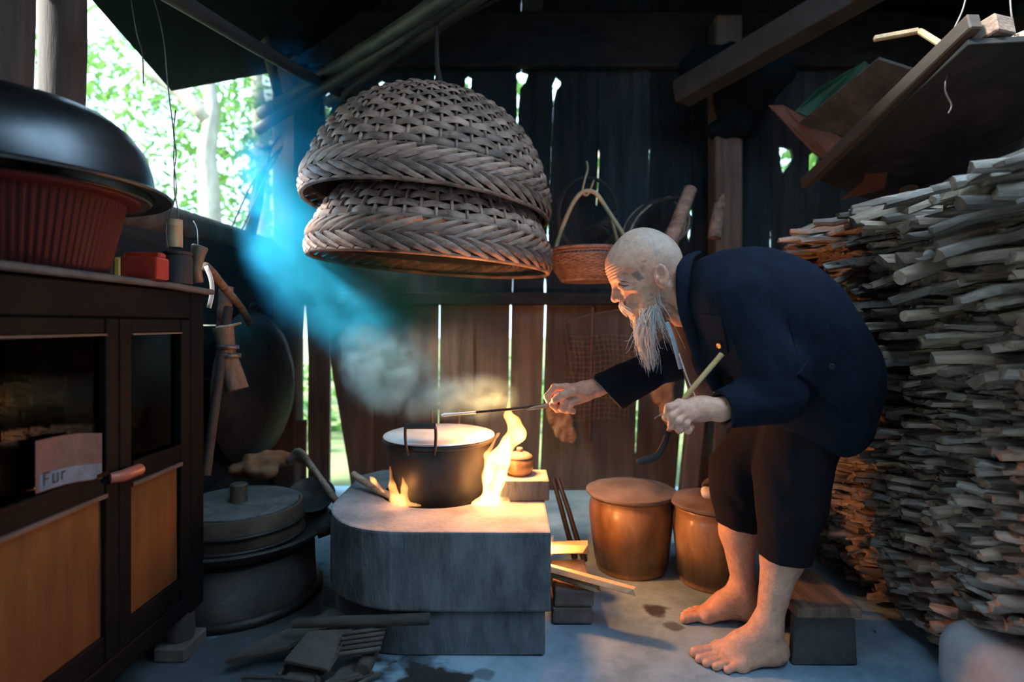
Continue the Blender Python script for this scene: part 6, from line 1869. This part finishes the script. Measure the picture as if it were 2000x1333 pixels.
for k in range(900):
    u = rb.random(); y = rb.uniform(-1, 1)
    # roots along jaw from ear lobe (u=0) to chin (u=1)
    lx = .004 - .076 * u + rb.gauss(0, .004); lz = -.075 - .040 * u + rb.gauss(0, .007)
    ly = y * (.050 * (1 - u) + .022 * u) * rb.uniform(.85, 1.05)
    root = hw((lx, ly, lz))
    fall = rb.uniform(.25, 1.0) ** .7
    if u < .25: fall *= .55
    tip = root.lerp(tipc, .80 * fall) + Vector((rb.gauss(0, .007), rb.gauss(0, .010), -.075 * fall * fall + rb.gauss(0, .008)))
    if u < .3: tip += Vector((.012, 0, -.01))
    mid = root.lerp(tip, .5) + Vector((-.008 * u + rb.gauss(0, .003), rb.gauss(0, .004) + (-.006 if y < 0 else .006), -.004))
    mid2 = root.lerp(tip, .8) + Vector((rb.gauss(0, .004), rb.gauss(0, .005), -.002))
    strands.append([root, mid, mid2, tip])
for k in range(26):     # stray wisps
    root = hw((rb.uniform(-.06, .0), -.04, -.10)); a = rb.uniform(-.06, .05)
    strands.append([root, root + Vector((a * .4, -.01, -.03)), root + Vector((a, -.01, -.07 - rb.random() * .03)), root + Vector((a * 1.3, -.01, -.09 - rb.random() * .03))])
bd = obj('beard', hair_mesh(strands, .0011), M['beard'], man); bd['label'] = 'long white beard'
core = SDF()
core.add(_cap(A(hw((-.062, 0, -.118))), A(P(1262, 655, 1.41)), .020, .011), 0)
core.add(_cap(A(hw((-.025, -.018, -.108))), A(P(1272, 655, 1.40)), .022, .010), .02)
core.add(_cap(A(P(1266, 650, 1.405)), A(P(1268, 672, 1.405)), .010, .003), .01)
_cn = vnoise(150, 2); core.disp(lambda p: _cn(p * A((1, 1, .2))) * .004)
cme, _ = sdf_mesh('beard_core', core, A(P(1200, 720, 1.36)) - .02, A(P(1330, 580, 1.47)) + .02, .0025)
obj('beard_core', cme, M['beard'], bd)
ms = []
for k in range(150):
    y = rb.uniform(-1, 1)
    root = hw((-.094 + .006 * abs(y), y * .022, -.068 + rb.gauss(0, .003)))
    tip = hw((-.095 + .018 * abs(y), y * (.030 + rb.random() * .012), -.090 - rb.random() * .018))
    ms.append([root, root.lerp(tip, .4) + HR @ Vector((-.007, 0, .002)), root.lerp(tip, .75) + HR @ Vector((-.004, 0, 0)), tip])
obj('moustache', hair_mesh(ms, .0011), M['beard'], man)
ms = []
for k in range(60):
    y = rb.choice((-1, 1)); u = rb.random()
    root = hw((-.086 + .018 * u, y * (.016 + .030 * u), -.006 - .004 * u + rb.gauss(0, .002)))
    tip = root + HR @ Vector((-.004, y * .006, -.004 + rb.gauss(0, .002)))
    ms.append([root, root.lerp(tip, .5), tip])
obj('eyebrow', hair_mesh(ms, .0006), M['beard'], man)

# ---- what he holds
pipe = thing('smoking_pipe', 'long bamboo pipe with a dark bent bowl held in the near hand', 'pipe', P(1300, 850, 1.215))
mb = MB(); pts = bez([P(1410, 692, 1.225), P(1375, 733, 1.222), P(1340, 775, 1.222), P(1318, 812, 1.219), P(1305, 845, 1.216)], 16); mb.tube(pts, np.linspace(.0062, .0052, 17), 10); build('stem', mb, M['pipe'], pipe, smooth=True, angle=.7)
mb = MB(); pts = bez([P(1306, 843, 1.216), P(1296, 870, 1.215), P(1284, 890, 1.215), P(1265, 898, 1.215), P(1250, 902, 1.215), P(1247, 906, 1.215)], 18); mb.tube(pts, np.interp(np.linspace(0, 1, 19), [0, .3, .6, .8, 1], [.0058, .0072, .0085, .0075, .006]), 10); build('bowl', mb, M['soot'], pipe, smooth=True)
mb = MB(); mb.tube([P(1318, 795, 1.21), P(1278, 818, 1.20)], [.002, .0014], 6); tag(build('splinter', mb, M['stick_c'], smooth=True), 'thin splinter poking out of the near fist', 'splinter')
pk_ = thing('fire_poker', 'long thin iron poker with an ashy tip held over the pot', 'poker', P(980, 800, 1.57))
mb = MB(); mb.tube([P(1122, 781, 1.548), P(1095, 787, 1.545), P(1040, 795, 1.555), P(985, 801, 1.57), P(930, 806, 1.585)], [.004, .0042, .0042, .004, .0036], 8); build('rod', mb, M['iron'], pk_, smooth=True)
mb = MB(); mb.tube([P(932, 806, 1.585), P(890, 809, 1.597), P(868, 811, 1.60), P(862, 812, 1.60)], [.0034, .004, .0055, .003], 8); build('ashy_tip', mb, M['ash'], pk_, smooth=True)
mb = MB(); mb.tube([P(1075, 792, 1.54), P(1045, 797, 1.548), P(1030, 800, 1.55)], [.006, .005, .002], 8, flat=.5); tag(build('split_stick', mb, M['stick_c'], smooth=True), 'short split stick held along the iron poker', 'stick')
# ================================================================== smoke and steam
def smoke_mat(blobs, dens, color, nscale, seed, lo=.40, hi=.66, aniso=.1):
    m = bpy.data.materials.new('smoke'); m.use_nodes = True
    nt = m.node_tree; N = nt.nodes; L = nt.links
    N.remove(N['Principled BSDF']); out = N['Material Output']
    vs_ = N.new('ShaderNodeVolumePrincipled'); vs_.inputs['Color'].default_value = (*color, 1); vs_.inputs['Anisotropy'].default_value = aniso; vs_.inputs['Absorption Color'].default_value = (.02, .05, .08, 1)
    tc = N.new('ShaderNodeTexCoord')
    tot = None
    for (c, r, amp) in blobs:
        sb = N.new('ShaderNodeVectorMath'); sb.operation = 'SUBTRACT'; L.new(tc.outputs['Object'], sb.inputs[0]); sb.inputs[1].default_value = c
        dv = N.new('ShaderNodeVectorMath'); dv.operation = 'DIVIDE'; L.new(sb.outputs[0], dv.inputs[0]); dv.inputs[1].default_value = r
        ln = N.new('ShaderNodeVectorMath'); ln.operation = 'LENGTH'; L.new(dv.outputs[0], ln.inputs[0])
        mr = N.new('ShaderNodeMapRange'); mr.interpolation_type = 'SMOOTHSTEP'
        mr.inputs[1].default_value = 0; mr.inputs[2].default_value = 1.5; mr.inputs[3].default_value = amp; mr.inputs[4].default_value = 0
        L.new(ln.outputs['Value'], mr.inputs[0])
        if tot is None: tot = mr.outputs[0]
        else:
            ad = N.new('ShaderNodeMath'); ad.operation = 'ADD'; L.new(tot, ad.inputs[0]); L.new(mr.outputs[0], ad.inputs[1]); tot = ad.outputs[0]
    nz = N.new('ShaderNodeTexNoise'); nz.inputs['Scale'].default_value = nscale; nz.inputs['Detail'].default_value = 4; nz.inputs['Distortion'].default_value = .6
    mp = N.new('ShaderNodeMapping'); mp.inputs['Location'].default_value = (seed, seed * 2, 0); L.new(tc.outputs['Object'], mp.inputs[0]); L.new(mp.outputs[0], nz.inputs['Vector'])
    r2 = N.new('ShaderNodeMapRange'); r2.inputs[1].default_value = lo; r2.inputs[2].default_value = hi; L.new(nz.outputs['Fac'], r2.inputs[0])
    r2.inputs[3].default_value = .10
    mu = N.new('ShaderNodeMath'); mu.operation = 'MULTIPLY'; L.new(tot, mu.inputs[0]); L.new(r2.outputs[0], mu.inputs[1])
    m2 = N.new('ShaderNodeMath'); m2.operation = 'MULTIPLY'; L.new(mu.outputs[0], m2.inputs[0]); m2.inputs[1].default_value = dens
    L.new(m2.outputs[0], vs_.inputs['Density']); L.new(vs_.outputs[0], out.inputs['Volume'])
    try: m.cycles.volume_step_rate = 1.0
    except Exception: pass
    return m
def smoke_obj(name, lo, hi, m, label):
    lo, hi = Vector(lo), Vector(hi)
    mb = MB(); mb.box((lo + hi) / 2, hi - lo)
    o = build(name, mb, m); return tag(o, label, 'smoke', kind='stuff')
def S(px, py, d, rx, ry, rz, amp): return (tuple(P(px, py, d)), (rx, ry, rz), amp)
smoke_obj('smoke', (-1.0, 1.62, .62), (.12, 2.62, 1.9), smoke_mat([
    S(585, 350, 2.25, .14, .28, .50, 2.0), S(610, 510, 2.1, .16, .24, .16, 1.2), S(690, 590, 2.0, .22, .22, .14, 1.1), S(740, 650, 1.92, .16, .16, .10, .8),
    S(470, 140, 2.3, .13, .2, .10, .6), S(720, 420, 2.3, .45, .3, .45, .25), S(840, 580, 2.0, .25, .2, .15, .25)],
    11.0, (.04, .52, .97), 6.5, 1.0, .43, .62, aniso=.35), 'blue smoke drifting up the left side of the wicker baskets')
smoke_obj('steam', (-.55, 1.60, .49), (.03, 2.05, .86), smoke_mat([
    S(765, 735, 1.88, .13, .13, .09, 2.2), S(820, 775, 1.80, .15, .10, .06, 1.6), S(920, 775, 1.75, .11, .10, .06, 1.0), S(720, 690, 1.88, .10, .12, .08, .9)],
    16.0, (.42, .76, .98), 13.0, 4.0, .44, .62, aniso=.3), 'pale steam rising off the pot lid')
